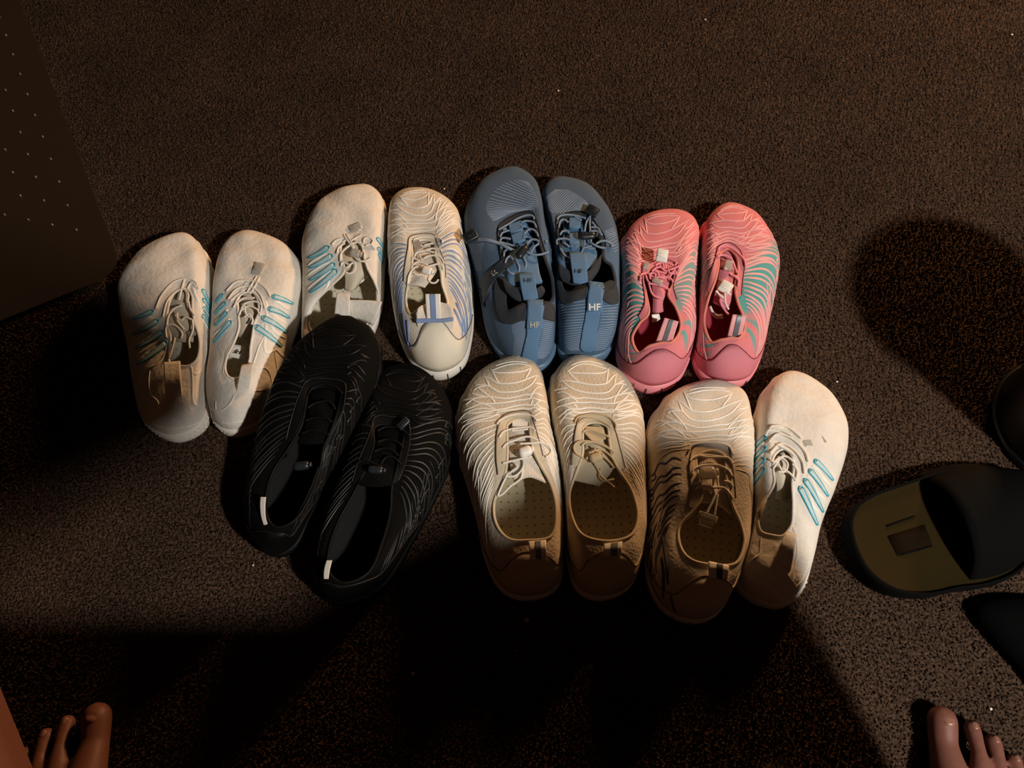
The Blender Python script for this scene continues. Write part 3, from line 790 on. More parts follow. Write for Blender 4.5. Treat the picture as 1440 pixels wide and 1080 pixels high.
streaked_shoe()

# ------------------------------------------------------------------ odd white shoe with periwinkle ribs, top row
def periwinkle_shoe():
    s = make('white_blue', 'white web-toe sneaker with periwinkle blue side ribs, beside the slate blue pair', 'odd white shoes', False, seed=6)
    web_shoe(s, NAVF, WFILM, mat('ivory_synthetic', 'e9dfca', .6, 'noise', 600, .1, .0004), WSOLE, mat('grey_thread', '6a6468', .8), LINW, INS, groove=mat('dark_groove', '333239', .7),
        ribs=[dict(name='side_web', m=BLUEL, n=13, w=.0024, s0=6.3, ds=.24, run=1.5, va=.93, zig=.04), dict(name='fine_web', m=WFILM, n=10, w=.0022, s0=7.0, ds=.24)])
    mb = MB()
    for sd in (1, -1):
        for c in ([(2.6,.55),(2.2,.42),(1.8,.30),(1.5,.24)],[(2.5,.82),(2.1,.66),(1.8,.44),(1.55,.28)],[(2.0,.85),(1.75,.65),(1.6,.42)],[(2.6,.12),(2.2,.08),(1.6,.06),(1.1,.06)]):
            mb.add(*s.ribbon_geo([((q if sd > 0 else 16 - q) / 16, v) for q, v in c], .0040, .0012))
    tag(mb.obj('heel_ribs', BLUEL, s.root), kind='stuff')
    # padded mesh heel collar standing inside the opening
    hc = s.sheet('heel_collar', WM2, [[p + (z,) for p in CR(*W2, r)] for r, z in (([(330,640),(400,660),(480,670),(580,660),(660,600)], .050), ([(310,470),(390,480),(480,480),(590,480),(690,460)], .062), ([(300,380),(380,320),(480,300),(580,300),(680,340)], .072), ([(330,320),(400,285),(480,275),(570,275),(640,290)], .073))], .005)
    s.sheet('heel_band', BLUEL, [[p + (z,) for p in CR(*W2, r)] for r, z in (([(300,480),(390,475),(480,475),(590,468),(690,455)], .0655), ([(298,435),(385,432),(480,430),(580,436),(690,418)], .069))], .002, parent=hc)
    tongue(s, WM2, [CR(*W1, r) for r in ([(270,600),(400,585),(530,600)],[(290,740),(420,740),(545,740)],[(290,860),(430,860),(565,870)],[(250,980),(400,960),(530,970)])] + [CR(*W2, [(215,90),(300,85),(390,110)])], (.049,.053,.057,.060,.062))
    s.panel('tongue_label', CLEAR, CR(*W1, [(275,595),(355,585),(400,680),(320,710)]), .002)
    s.cords('lace', WCORD, [CR(*W1, p) for p in ([(290,575),(380,545),(480,540),(560,550),(610,580),(615,612)],[(410,640),(470,625),(515,618)],[(300,770),(330,720),(420,700),(520,720)],[(430,690),(520,675),(612,690)],
      [(280,862),(330,830),(390,835),(450,860)],[(400,790),(460,760),(540,755),(600,780),(635,842)],[(450,880),(520,860),(580,850),(620,880),(625,908)],[(225,1080),(240,980),(290,900),(350,880),(380,890)],
      [(280,940),(330,970),(390,960)],[(480,980),(460,1020),(490,1060),(540,1060),(572,1025)],[(350,740),(390,810)],[(270,790),(310,790),(360,815)])], .0012)
    cord_lock(s, WFILM, *CR(*W1, [(445,925)])[0], .068, -30, .014, .0055)
    tab(s, WFILM, BLUEL, CR(*W2, [(415,490),(560,490),(552,175),(395,175)]), .060, .088, (.30, .68), bulge=.004)
periwinkle_shoe()

# ------------------------------------------------------------------ four white shoes with cyan loops
def cyan_loops(s, crop, loops, r=.0009):
    """each loop: wide rounded end, narrow end, width in photograph pixels, bend"""
    for A, B, wpx, bend in loops:
        A, B = [np.array(q) for q in CR(*crop, [A, B])]
        d = B - A; L_ = np.linalg.norm(d); d /= L_; n = np.array([-d[1], d[0]])
        t = np.linspace(0, 1, 9); c = A + np.outer(t, d * L_) + np.outer(np.sin(math.pi * t) * bend, n)
        w = wpx * 1.4 * (1 - .62 * t ** 1.5) * .5
        up, lo = c + n * w[:, None], c - n * w[:, None]
        P = np.vstack([up, [c[-1] + d * w[-1]], lo[::-1], [c[0] - d * w[0]]])
        pts = [s.hit(p[0], p[1], .0008, s.skin)[0] for p in P]
        V, F = tube_geo(crom(pts, 70, closed=True), r, 6, closed=True)
        o = mesh_obj('cyan_loop', V, F, CYAN, s.root)
        rows = [[s.hit(q[0], q[1], .0010, s.skin)[0] for q in (u, m_, l_)] for u, m_, l_ in zip(up, c, lo)]
        V, F = sheet_geo(rows, .0008, 2, 2); mesh_obj('loop_fill', V, F, CYANW, o)
def cyan_ridges(s, crop, lines, w=.0042):
    for c in lines:
        V, F = s.px_ribbon_geo(CR(*crop, c), w=w, h=.0008); mesh_obj('welded_overlay', V, F, WFILM, s.root)
def seams(s, crop, lines, m=None, w=.0020, h=.0008, name='seam'):
    for c in lines:
        V, F = s.px_ribbon_geo(CR(*crop, c), w=w, h=h); mesh_obj(name, V, F, m or EDGEW, s.root)
CZ = [.050,.050,.050,.052,.054,.056,.056,.055,.053,.055,.056,.056,.054,.052,.050,.050]
GR = 'white shoes with cyan loops'
def cyan_base(key, label, left, seed, iz=None, **k):
    s = make(key, label, GR, left, seed=seed, iz=iz or CZ, wob=.0009, **k)
    s.build_upper(WM, None, LINW); s.build_sole(WSOLE, scallop=.0007, insole=INSW, flare=.0012); s.build_binding(WM, .0016)
    # dimpled rubber at the back of the heel
    mb = MB(); th, P, N, zs = s.outline(400)
    for st in np.arange(-1.3, 1.31, .17):
        for q in range(3):
            i = int(((st + .08 * (q % 2)) % 16) / 16 * 400); p, n = P[i], N[i]
            V, F = rounded_box_geo((p[0] + n[0] * .0026, p[1] + n[1] * .0026, .006 + q * .0055), (.0026, .0010, .0026), Matrix.Rotation(math.atan2(-n[0], n[1]), 3, 'Z'), .3, 1)
            mb.add(V, F)
    tag(mb.obj('heel_dimples', WSOLE, s.sole), kind='stuff')
    return s
def cyan_shoes():
    s = cyan_base('cyan_1', 'white mesh sneaker with cyan loops, farthest left, its heel in brown shade', True, 11)
    cyan_loops(s, R1, [((183,412),(97,446),4.0,-0.5),((208,460),(97,520),4.6,-0.9),((232,514),(110,588),4.6,-0.9),((252,566),(117,665),4.9,-1.4),
                       ((437,308),(478,398),2.6,-0.5),((440,352),(480,430),2.3,-0.5),((440,394),(480,468),2.6,-0.5),((437,432),(482,512),2.9,-0.5)])
    cyan_ridges(s, R1, [[(190,440),(140,465),(95,490)],[(215,490),(150,525),(100,560)],[(240,545),(170,590),(108,632)],[(262,600),(190,660),(118,720)],[(385,370),(430,430),(478,545)],[(372,345),(420,370),(470,450)]])
    tongue(s, LINW, [CR(*R1, r) for r in ([(290,320),(340,300),(385,330)],[(270,400),(330,395),(390,400)],[(260,480),(330,475),(395,470)],[(265,540),(330,560),(390,560)])], (.047,.049,.050,.050), th=.002)
    s.cords('lace', WCORD, [CR(*R1, p) for p in ([(205,398),(235,330),(290,270),(350,250),(395,262),(415,298)],[(240,440),(262,360),(310,310),(350,300)],[(258,482),(270,430),(300,395),(335,382)],
       [(258,540),(255,495),(280,475),(315,490),(335,520),(330,545)],[(345,255),(330,310),(320,355)],[(360,300),(380,270),(405,290)],[(365,360),(375,400),(395,430)],[(300,430),(330,455),(350,440),(380,450)],[(310,420),(315,460),(345,500)]
       ,[(385,450),(388,500),(370,550),(372,590)],[(345,300),(365,330),(360,370)],[(300,540),(285,600),(270,640)])], .0012)
    s.block('cord_stopper', CLEAR, *CR(*R1, [(383,520)])[0], .052, (.010, .007, .005), 20)
    cord_end(s, CLEAR, *CR(*R1, [(285,240)])[0], .050, 40, .014, .012)
    seams(s, R1, [[(300,565),(240,640),(165,690),(118,760)],[(178,700),(172,760),(182,820)],[(182,820),(215,850),(212,885),(180,920)],[(330,690),(382,688),(388,850),(458,868)],[(420,560),(400,650),(375,680)],[(150,930),(300,985),(430,945)]])
    tab(s, WM, None, CR(*R1, [(255,845),(335,835),(325,655),(245,662)]), .044, .056)
    s = cyan_base('cyan_2', 'white mesh sneaker with cyan loops and a black-lettered insole, left of the black shoes', False, 12)
    cyan_loops(s, R1, [((530,332),(502,366),2.6,0.5),((542,372),(500,420),3.2,0.5),((550,420),(500,476),3.4,0.5),((568,465),(492,560),4.0,0.9),
                       ((785,338),(875,372),4.0,-0.9),((765,398),(857,440),4.3,-1.4),((735,443),(846,512),4.6,-1.4),((700,487),(820,578),4.9,-0.9)])
    cyan_ridges(s, R1, [[(780,365),(830,385),(862,405)],[(750,425),(810,450),(850,478)],[(720,470),(790,510),(838,545)],[(560,400),(530,430),(497,462)],[(570,445),(530,490),(495,520)],[(640,495),(740,540),(800,600),(835,640)]])
    tongue(s, LINW, [CR(*R1, r) for r in ([(610,340),(650,310),(700,340)],[(615,400),(660,395),(705,405)],[(620,450),(655,445),(690,455)],[(600,530),(625,540),(655,545)])], (.047,.049,.050,.030), th=.002)
    s.cords('lace', WCORD, [CR(*R1, p) for p in ([(550,312),(600,265),(680,260),(740,295),(767,338)],[(558,352),(600,302),(660,288),(715,325),(742,398)],[(585,392),(620,332),(680,318),(722,370),(716,432)],
       [(612,432),(640,375),(690,362),(725,378)],[(625,405),(660,385),(700,400),(712,425)],[(590,380),(640,345),(690,345)],[(650,320),(680,270),(700,240)],[(668,325),(695,280),(712,245)],[(640,440),(660,425),(680,450),(675,475)],[(640,380),(650,430),(680,440)],[(570,360),(620,320),(650,318)])], .0012)
    cord_end(s, CLEAR, *CR(*R1, [(708,205)])[0], .052, -20, .013, .018)
    lb = s.sheet('insole_label', WFILM, [[p + (z,) for p in CR(*R1, r)] for r, z in (([(562,632),(600,640),(640,650)], .030), ([(580,572),(612,576),(650,584)], .034))], .0008)
    text_on(s, 'insole_lettering', 'HF', *CR(*R1, [(606,606)])[0], 5.8, INK, ang=166, flat=.0336, parent=lb)
    seams(s, R1, [[(475,885),(560,872),(590,820)],[(690,692),(745,690),(772,760),(750,800)],[(740,790),(690,800),(680,830),(720,862)],[(500,850),(500,890)],[(500,975),(600,955),(700,970)],[(660,560),(720,560),(790,640),(800,730)],[(720,862),(760,875)]])
    tab(s, WM, None, CR(*R1, [(598,815),(660,800),(685,665),(625,675)]), .044, .058)
    s = cyan_base('cyan_3', 'white mesh sneaker with cyan loops, its heel crushed beneath the black toe', True, 13, iz=[.026,.026,.028,.040,.052,.056,.056,.055,.053,.055,.056,.056,.052,.044,.036,.028])
    cyan_loops(s, C3, [((252,132),(72,232),28/1.4,-3),((286,218),(80,332),22,-3),((312,307),(82,455),22,-3),((334,372),(88,578),22,-2),
                       ((765,40),(812,120),10,-1),((772,140),(808,215),9,-1),((780,200),(812,285),9,-1)][:0] +
               [((252,132),(72,232),4.4,-1),((286,218),(80,332),4.6,-1),((312,307),(82,455),4.6,-1),((334,372),(88,578),4.6,-1),((765,40),(812,120),2.6,-.3),((772,140),(808,215),2.6,-.3),((780,200),(812,285),2.6,-.3)])
    cyan_ridges(s, C3, [[(255,190),(150,240),(62,310)],[(285,280),(150,340),(60,410)],[(310,360),(170,450),(58,550)],[(330,490),(200,600),(90,730),(40,860)]])
    tongue(s, LINW, [CR(*C3, r) for r in ([(430,60),(500,40),(580,60)],[(400,160),(510,150),(620,160)],[(390,280),(520,290),(640,300)],[(430,420),(540,440),(640,380)],[(430,560),(500,570),(560,520)])], (.047,.050,.051,.046,.036), th=.002)
    s.cords('lace', WCORD, [CR(*C3, p) for p in ([(300,100),(340,60),(400,35)],[(350,190),(370,130),(430,85)],[(385,270),(390,200),(430,150),(480,110)],[(420,0),(460,60),(520,140)],[(450,0),(500,80),(525,135)],
       [(480,100),(540,80),(600,75)],[(500,60),(560,20),(600,0)],[(520,200),(560,255),(630,270),(695,235)],[(620,80),(630,40),(680,30),(715,60),(700,100)],[(640,110),(690,100),(740,150)],[(470,320),(520,280),(540,320),(520,375),(470,395),(440,380)],[(395,320),(400,285),(440,285),(480,315),(440,340)],[(630,180),(628,230)])], .0013)
    cord_end(s, CLEAR, *CR(*R2, [(335,265)])[0], .052, 30, .016, .012)
    cord_lock(s, CLEAR, *CR(*C3, [(540,190)])[0], .060, -10, .014, .006)
    s.sheet('insole_label', WFILM, [[p + (z,) for p in CR(*C3, r)] for r, z in (([(550,515),(580,500),(680,430)], .034), ([(545,470),(570,450),(650,395)], .040))], .0008)
    text_on(s, 'label_lettering', 'HF', *CR(*C3, [(600,443)])[0], 5, INK, ang=40, flat=.0395)
    s.sheet('heel_flap', WM, [[p + (z,) for p in CR(*C3, r)] for r, z in (([(330,850),(480,845),(600,860),(715,915)], .030), ([(350,720),(480,750),(640,770),(770,800)], .042), ([(480,665),(560,662),(700,668),(808,680)], .048))], .003)
    tab(s, WM, None, CR(*C3, [(325,838),(478,842),(482,592),(350,592)]), .040, .050, bulge=.003)
    seams(s, C3, [[(440,330),(300,500),(160,640),(60,800),(35,950)]], w=.003)
    s = cyan_base('cyan_4', 'white mesh sneaker with cyan loops, farthest right, beside the dark slide', False, 14)
    cyan_loops(s, R7, [((738,390),(805,465),4.2,-1),((715,430),(785,530),4.2,-1),((695,470),(765,595),4.4,-1),((675,502),(742,648),4.6,-.6),
                       ((527,290),(478,342),3.6,.6),((525,335),(475,392),3.6,.6),((520,382),(465,450),3.8,.6),((522,422),(460,512),3.8,.6)])
    cyan_ridges(s, R7, [[(720,410),(765,455),(797,498)],[(700,450),(745,520),(778,562)],[(680,490),(725,570),(755,625)],[(525,312),(500,340),(476,365)],[(522,358),(495,395),(470,422)],[(520,402),(490,440),(462,482)]])
    tongue(s, LINW, [CR(*R7, r) for r in ([(565,370),(600,350),(640,370)],[(565,430),(600,430),(645,430)],[(575,490),(610,500),(640,490)],[(570,540),(600,550),(635,540)])], (.048,.050,.045,.030), th=.002)
    s.cords('lace', WCORD, [CR(*R7, p) for p in ([(540,270),(560,245),(620,250),(680,297)],[(530,285),(545,262),(590,262),(640,285)],[(543,312),(580,278),(640,298),(690,348),(706,392)],[(548,358),(590,318),(640,338),(680,388),(690,440)],
       [(560,422),(600,370),(640,388),(662,432)],[(550,385),(580,402),(602,440)],[(560,400),(590,375),(620,400),(610,430),(580,435)],[(600,420),(630,440),(655,470)],[(640,400),(660,430),(655,465)],[(575,320),(620,345),(650,370)])], .0013)
    cord_end(s, CLEAR, *CR(*R7, [(735,308)])[0], .050, -50, .015, .020)
    s.block('cord_stopper', CLEAR, *CR(*R7, [(700,318)])[0], .052, (.012, .010, .006), 20)
    seams(s, R7, [[(420,815),(470,800),(505,770),(510,700)],[(640,660),(660,760),(640,860),(655,905)],[(560,820),(610,840),(655,905)],[(655,905),(690,860),(712,800)],[(450,850),(540,900),(600,960)]])
    tab(s, WM, None, CR(*R7, [(560,805),(632,850),(657,690),(612,682)]), .042, .056)
cyan_shoes()

# ------------------------------------------------------------------ slate blue pair
BZ = [.070,.068,.058,.054,.060,.062,.060,.056,.054,.056,.060,.062,.060,.054,.058,.068]
def blue_cols(s, th, v, V):
    k = th * 16; kk = np.minimum(k, 16 - k)
    toe = sstep(kk, 3.2, 5.5)[:, None]
    a = np.array(srgb('54708e')); b = np.array(srgb('4f667f')); return a * (1 - toe) + b * toe
def lines_between(s, A, B, n, bend, m, name, w=.0009, lo=0, hi=1, crop=None):
    A = crom(CR(*crop, A), n); B = crom(CR(*crop, B), n); mb = MB()
    for a, b in zip(A, B):
        d = b - a; nn = np.array([-d[1], d[0]]); mid = (a + b) / 2 + nn * bend
        pts = crom([a, mid, b], 7)
        mb.add(*s.px_ribbon_geo([tuple(p) for p in pts], w=w, h=.0004, taper=False))
    return tag(mb.obj(name, m, s.root), kind='stuff')
def blue_pair():
    GB = 'slate blue knit pair'
    stay = [(4.4,6,1),(5,9,1),(6,9,1),(6.8,9,1),(7.4,8,1),(8,7,1),(8.6,8,1),(9.2,9,1),(10,9,1),(11,9,1),(11.6,6,1)]
    s = make('blue_l', 'slate blue knit sneaker, left of its pair, its lace end hanging over the side', GB, True, iz=BZ, seed=21, wob=.0002)
    s.build_upper(BLM, blue_cols, BLI); s.build_sole(BLS, scallop=0, insole=BLI); s.build_binding(BLC, .0022)
    s.band('eyestay', BLE, stay, .0012, bydist=True, edge=(.0007, BLI, 0, 'eyestay_edge'))
    lines_between(s, [(330,545),(300,500),(270,460),(258,400),(285,320),(360,205),(460,140),(600,100),(690,115)], [(400,520),(470,490),(560,450),(690,435),(800,420),(825,370),(810,290),(770,200),(730,140)], 26, .0, BLL, 'knit_lines', crop=B1)
    lines_between(s, [(45,800),(60,850),(75,900),(100,960),(120,1020),(150,1080)], [(235,790),(222,850),(215,900),(212,960),(215,1020),(220,1070)], 17, .03, BLL, 'side_knit_lines', w=.0008, crop=B1)
    lines_between(s, [(500,640),(510,700),(530,760),(520,830),(510,900),(505,960)], [(640,570),(640,650),(640,730),(625,800),(615,870),(605,950)], 22, .0, BLL, 'heel_knit_lines', w=.0008, crop=B2)
    lines_between(s, [(820,575),(815,660),(800,740),(780,830),(765,900),(755,960)], [(925,600),(925,680),(920,760),(915,830),(890,900),(830,960)], 22, .0, BLL, 'heel_knit_lines', w=.0008, crop=B2)
    s.panel('collar_lining', BLC, CR(*B2, [(330,220),(385,140),(455,170),(435,300),(445,450),(480,480),(560,420),(648,408),(655,560),(560,598),(470,622),(390,580),(340,450)]), .0018, tree=s.hull)
    s.panel('collar_lining', BLC, CR(*B2, [(815,408),(880,405),(925,450),(932,585),(870,580),(812,555)]), .0018)
    h = s.panel('heel_strip', BLP, CR(*B2, [(655,412),(815,412),(808,560),(800,670),(770,800),(750,1010),(685,1000),(612,965),(625,850),(655,700)]), .0020)
    t = s.panel('heel_pull_tab', BLP, CR(*B2, [(657,395),(818,400),(806,668),(655,668)]), .0042)
    text_on(s, 'heel_lettering', 'HF', *CR(*B2, [(733,628)])[0], 8.2, BINK, lift=.0050, parent=t)
    seams(s, B2, [], None)
    q = s.panel('side_strap', BLE, CR(*R3, [(222,505),(262,482),(300,492),(304,515),(250,555),(190,625),(160,700),(152,735),(132,690),(128,632),(165,565)]), .0022)
    mb = MB(); rg = random.Random(3)
    for k_ in range(22):
        a, b = rg.random() * 2 - 1, rg.random() * 2 - 1
        if abs(a) + abs(b) > 1.15: continue
        p, n = s.hit(640 + (201 + a * 20) / 3.725, 235 + (555 + b * 16) / 3.725, .0032); V, F = rounded_box_geo(p, (.0014, .0007, .0004), Matrix.Rotation(.7 + (k_ % 2) * 1.57, 3, 'Z'), .1, 1); mb.add(V, F)
    tag(mb.obj('printed_emblem', BINK, q), kind='stuff')
    tongue(s, BLP, [CR(*B1, r) for r in ([(480,590),(600,545),(720,550)],[(480,760),(620,720),(760,740)],[(500,930),(640,900),(800,900)])] + [CR(*B2, r) for r in ([(450,110),(630,110),(780,110)],[(470,230),(640,230),(810,200)])], (.049,.053,.058,.063,.064), th=.005)
    s.sheet('tongue_collar', BLC, [[p + (z,) for p in CR(*B2, r)] for r, z in (([(400,150),(560,260),(680,300),(800,230)], .066), ([(440,250),(540,340),(660,360),(830,270)], .064), ([(500,340),(600,385),(700,385),(800,330)], .058))], .005)
    st = s.sheet('tongue_webbing', BLP, [[p + (z,) for p in CR(*B2, r)] for r, z in (([(570,110),(650,100),(725,105)], .070), ([(590,230),(670,230),(745,225)], .0725), ([(620,375),(695,385),(768,355)], .068))], .0022)
    text_on(s, 'tongue_lettering', 'HF', *CR(*B2, [(660,178)])[0], 6, BLE, flat=.0735, parent=st)
    for q_ in ([(505,610),(640,558),(662,655),(528,692)], [(530,712),(665,672),(688,762),(560,802)]):
        s.panel('ladder_webbing', BLP, CR(*B1, q_), .0034)
    s.cords('lace', BLD, [CR(*B1, p) for p in ([(395,642),(500,580),(620,510),(700,485),(760,490),(782,522)],[(410,722),(430,680),(480,655),(512,650)],[(425,845),(410,770),(440,730),(525,742)],[(640,560),(700,545),(770,560),(803,612)],
       [(670,692),(720,640),(770,640),(810,680),(822,710)],[(640,605),(690,600)],[(450,930),(458,880),(490,850)],[(465,1000),(485,950),(520,930),(550,962)],[(400,770),(500,800),(602,825)],[(660,720),(705,718)],[(440,640),(480,628)],
       [(700,792),(750,750),(800,750),(832,772)],[(745,892),(780,830),(832,790)],[(700,880),(760,910),(850,910),(940,880)],[(905,770),(960,770),(985,820),(970,860)])]
       + [CR(*B2, p) for p in ([(455,60),(490,100),(560,115),(620,80),(645,10),(620,-60)],[(540,-40),(575,40),(570,110)])], .0014, lift=.0045)
    s.cords('drawcord', BLD, [CR(*B1, [(170,745,.004),(280,755,.006),(400,790,.004),(480,830,.004),(565,872)])], .0021, lift=.004)
    cord_end(s, DKP, *CR(*B1, [(88,712)])[0], .068, -70, .014, .018)
    cord_lock(s, DKP, *CR(*B1, [(645,885)])[0], .074, 52, .021, .0055)
    s = make('blue_r', 'slate blue knit sneaker, right of its pair, bright white letters on its heel tab', GB, False, iz=BZ, seed=22, wob=.0002)
    s.build_upper(BLM, blue_cols, BLI); s.build_sole(BLS, scallop=0, insole=BLI); s.build_binding(BLC, .0022)
    s.band('eyestay', BLE, stay, .0012, bydist=True, edge=(.0007, BLI, 0, 'eyestay_edge'))
    lines_between(s, [(60,170),(80,230),(85,290),(120,330),(200,335),(290,345),(350,350),(420,345)], [(160,85),(210,85),(290,90),(350,120),(400,150),(450,185),(480,215),(490,240)], 22, 0, BLL, 'knit_lines', crop=B3)
    lines_between(s, [(670,530),(680,560),(700,590),(730,640),(750,690),(770,740)], [(770,490),(785,530),(790,560),(800,600),(805,660),(805,720)], 10, 0, BLL, 'side_knit_lines', w=.0008, crop=B3)
    lines_between(s, [(540,720),(545,780),(555,840),(570,900),(580,940),(600,960)], [(690,700),(690,770),(680,830),(670,880),(660,920),(655,955)], 22, 0, BLL, 'heel_knit_lines', w=.0008, crop=R3)
    lines_between(s, [(770,730),(765,780),(755,840),(740,880),(735,920),(730,960)], [(850,720),(850,780),(845,830),(835,870),(815,910),(790,950)], 20, 0, BLL, 'heel_knit_lines', w=.0008, crop=R3)
    s.panel('collar_lining', BLC, CR(*R3, [(535,600),(556,602),(566,640),(600,652),(650,622),(697,615),(693,680),(640,700),(585,722),(548,695)]), .0018)
    s.panel('collar_lining', BLC, CR(*R3, [(775,620),(820,598),(845,630),(850,700),(830,722),(800,715),(772,690)]), .0018)
    s.panel('heel_strip', BLP, CR(*R3, [(697,618),(775,622),(772,690),(752,800),(735,900),(728,960),(660,955),(665,870),(685,760)]), .0020)
    t = s.panel('heel_pull_tab', BLP, CR(*R3, [(698,612),(776,620),(770,765),(690,758)]), .0042)
    text_on(s, 'heel_lettering', 'HF', *CR(*R3, [(731,735)])[0], 9.5, WINK, lift=.0050, parent=t)
    tongue(s, BLP, [CR(*B3, r) for r in ([(230,400),(330,390),(430,395)],[(240,520),(340,510),(470,510)],[(220,660),(340,660),(540,660)],[(180,800),(380,790),(590,770)],[(220,950),(400,960),(570,900)])], (.049,.053,.058,.063,.064), th=.005)
    s.sheet('tongue_collar', BLC, [[p + (z,) for p in CR(*B3, r)] for r, z in (([(190,850),(330,960),(480,960),(640,760)], .066), ([(200,950),(330,1030),(490,1020),(620,850)], .064), ([(230,1040),(340,1075),(480,1070),(590,940)], .058))], .005)
    st = s.sheet('tongue_webbing', BLP, [[p + (z,) for p in CR(*B3, r)] for r, z in (([(300,750),(390,745),(470,755)], .070), ([(320,880),(400,880),(485,880)], .0725), ([(345,1065),(420,1075),(495,1055)], .068))], .0022)
    text_on(s, 'tongue_lettering', 'HF', *CR(*B3, [(398,940)])[0], 6, BLE, flat=.0735, parent=st)
    for q_ in ([(300,402),(425,392),(420,490),(302,502)], [(300,562),(385,555),(395,655),(305,670)], [(305,682),(385,672),(335,775)]):
        s.panel('ladder_webbing', BLP, CR(*B3, q_), .0034)
    s.cords('lace', BLD, [CR(*B3, p) for p in ([(175,402),(200,365),(270,350),(370,360),(475,387)],[(360,375),(430,410)],[(192,482),(205,425),(240,400),(292,427)],[(205,560),(230,525),(270,520),(300,540)],[(175,662),(170,620),(190,605),(250,600),(302,612)],
       [(245,645),(302,687)],[(205,700),(250,770),(320,815),(390,790),(440,720),(462,620)],[(460,530),(480,430),(515,370)],[(520,360),(515,440),(520,525)],[(530,600),(530,640),(570,670),(620,690),(682,702)],[(540,430),(577,472)],
       [(530,480),(600,490),(642,565)],[(530,522),(590,522),(645,562)],[(450,697),(535,675)],[(580,655),(640,625),(700,630),(750,660),(742,682)])], .0014, lift=.0045)
    cord_end(s, DKP, *CR(*B3, [(545,310)])[0], .062, -35, .016, .014)
    cord_lock(s, DKP, *CR(*B3, [(490,572)])[0], .072, 0, .022, .0052)
blue_pair()

# ------------------------------------------------------------------ pink pair
def pink_cols(s, th, v, V):
    k = th * 16; lat = k if s.left else 16 - k            # station counted from the heel along the outer side
    m_out = sstep(lat, 2.6, 3.3) * (1 - sstep(lat, 5.2, 6.3)) * (lat < 8)
    med = 16 - lat
    m_in = sstep(med, 3.2, 3.8) * (1 - sstep(med, 5.0, 5.9)) * (med < 8) * .8
    mm = np.clip(m_out + m_in, 0, 1)[:, None]
    heel = (sstep(np.minimum(k, 16 - k), 1.2, 1.6) * (1 - sstep(np.minimum(k, 16 - k), 2.4, 2.9)) * (np.sin(k * 9 + v * 14) > .1))[:, None]
    a = np.array(srgb('de8188')); b = np.array(srgb('57a3a0')); mm = np.maximum(mm, heel * .9)
    return a * (1 - mm) + b * mm
def pink_swoosh(s):
    mb = MB()
    for sd in (1, -1):
        mb.add(*s.ribbon_geo([((q if sd > 0 else 16 - q) / 16, v) for q, v in [(3.0,.16),(2.4,.11),(1.7,.08),(1.0,.09)]], .0055, .0009))
    tag(mb.obj('heel_swoosh', TEAL, s.root), kind='stuff')
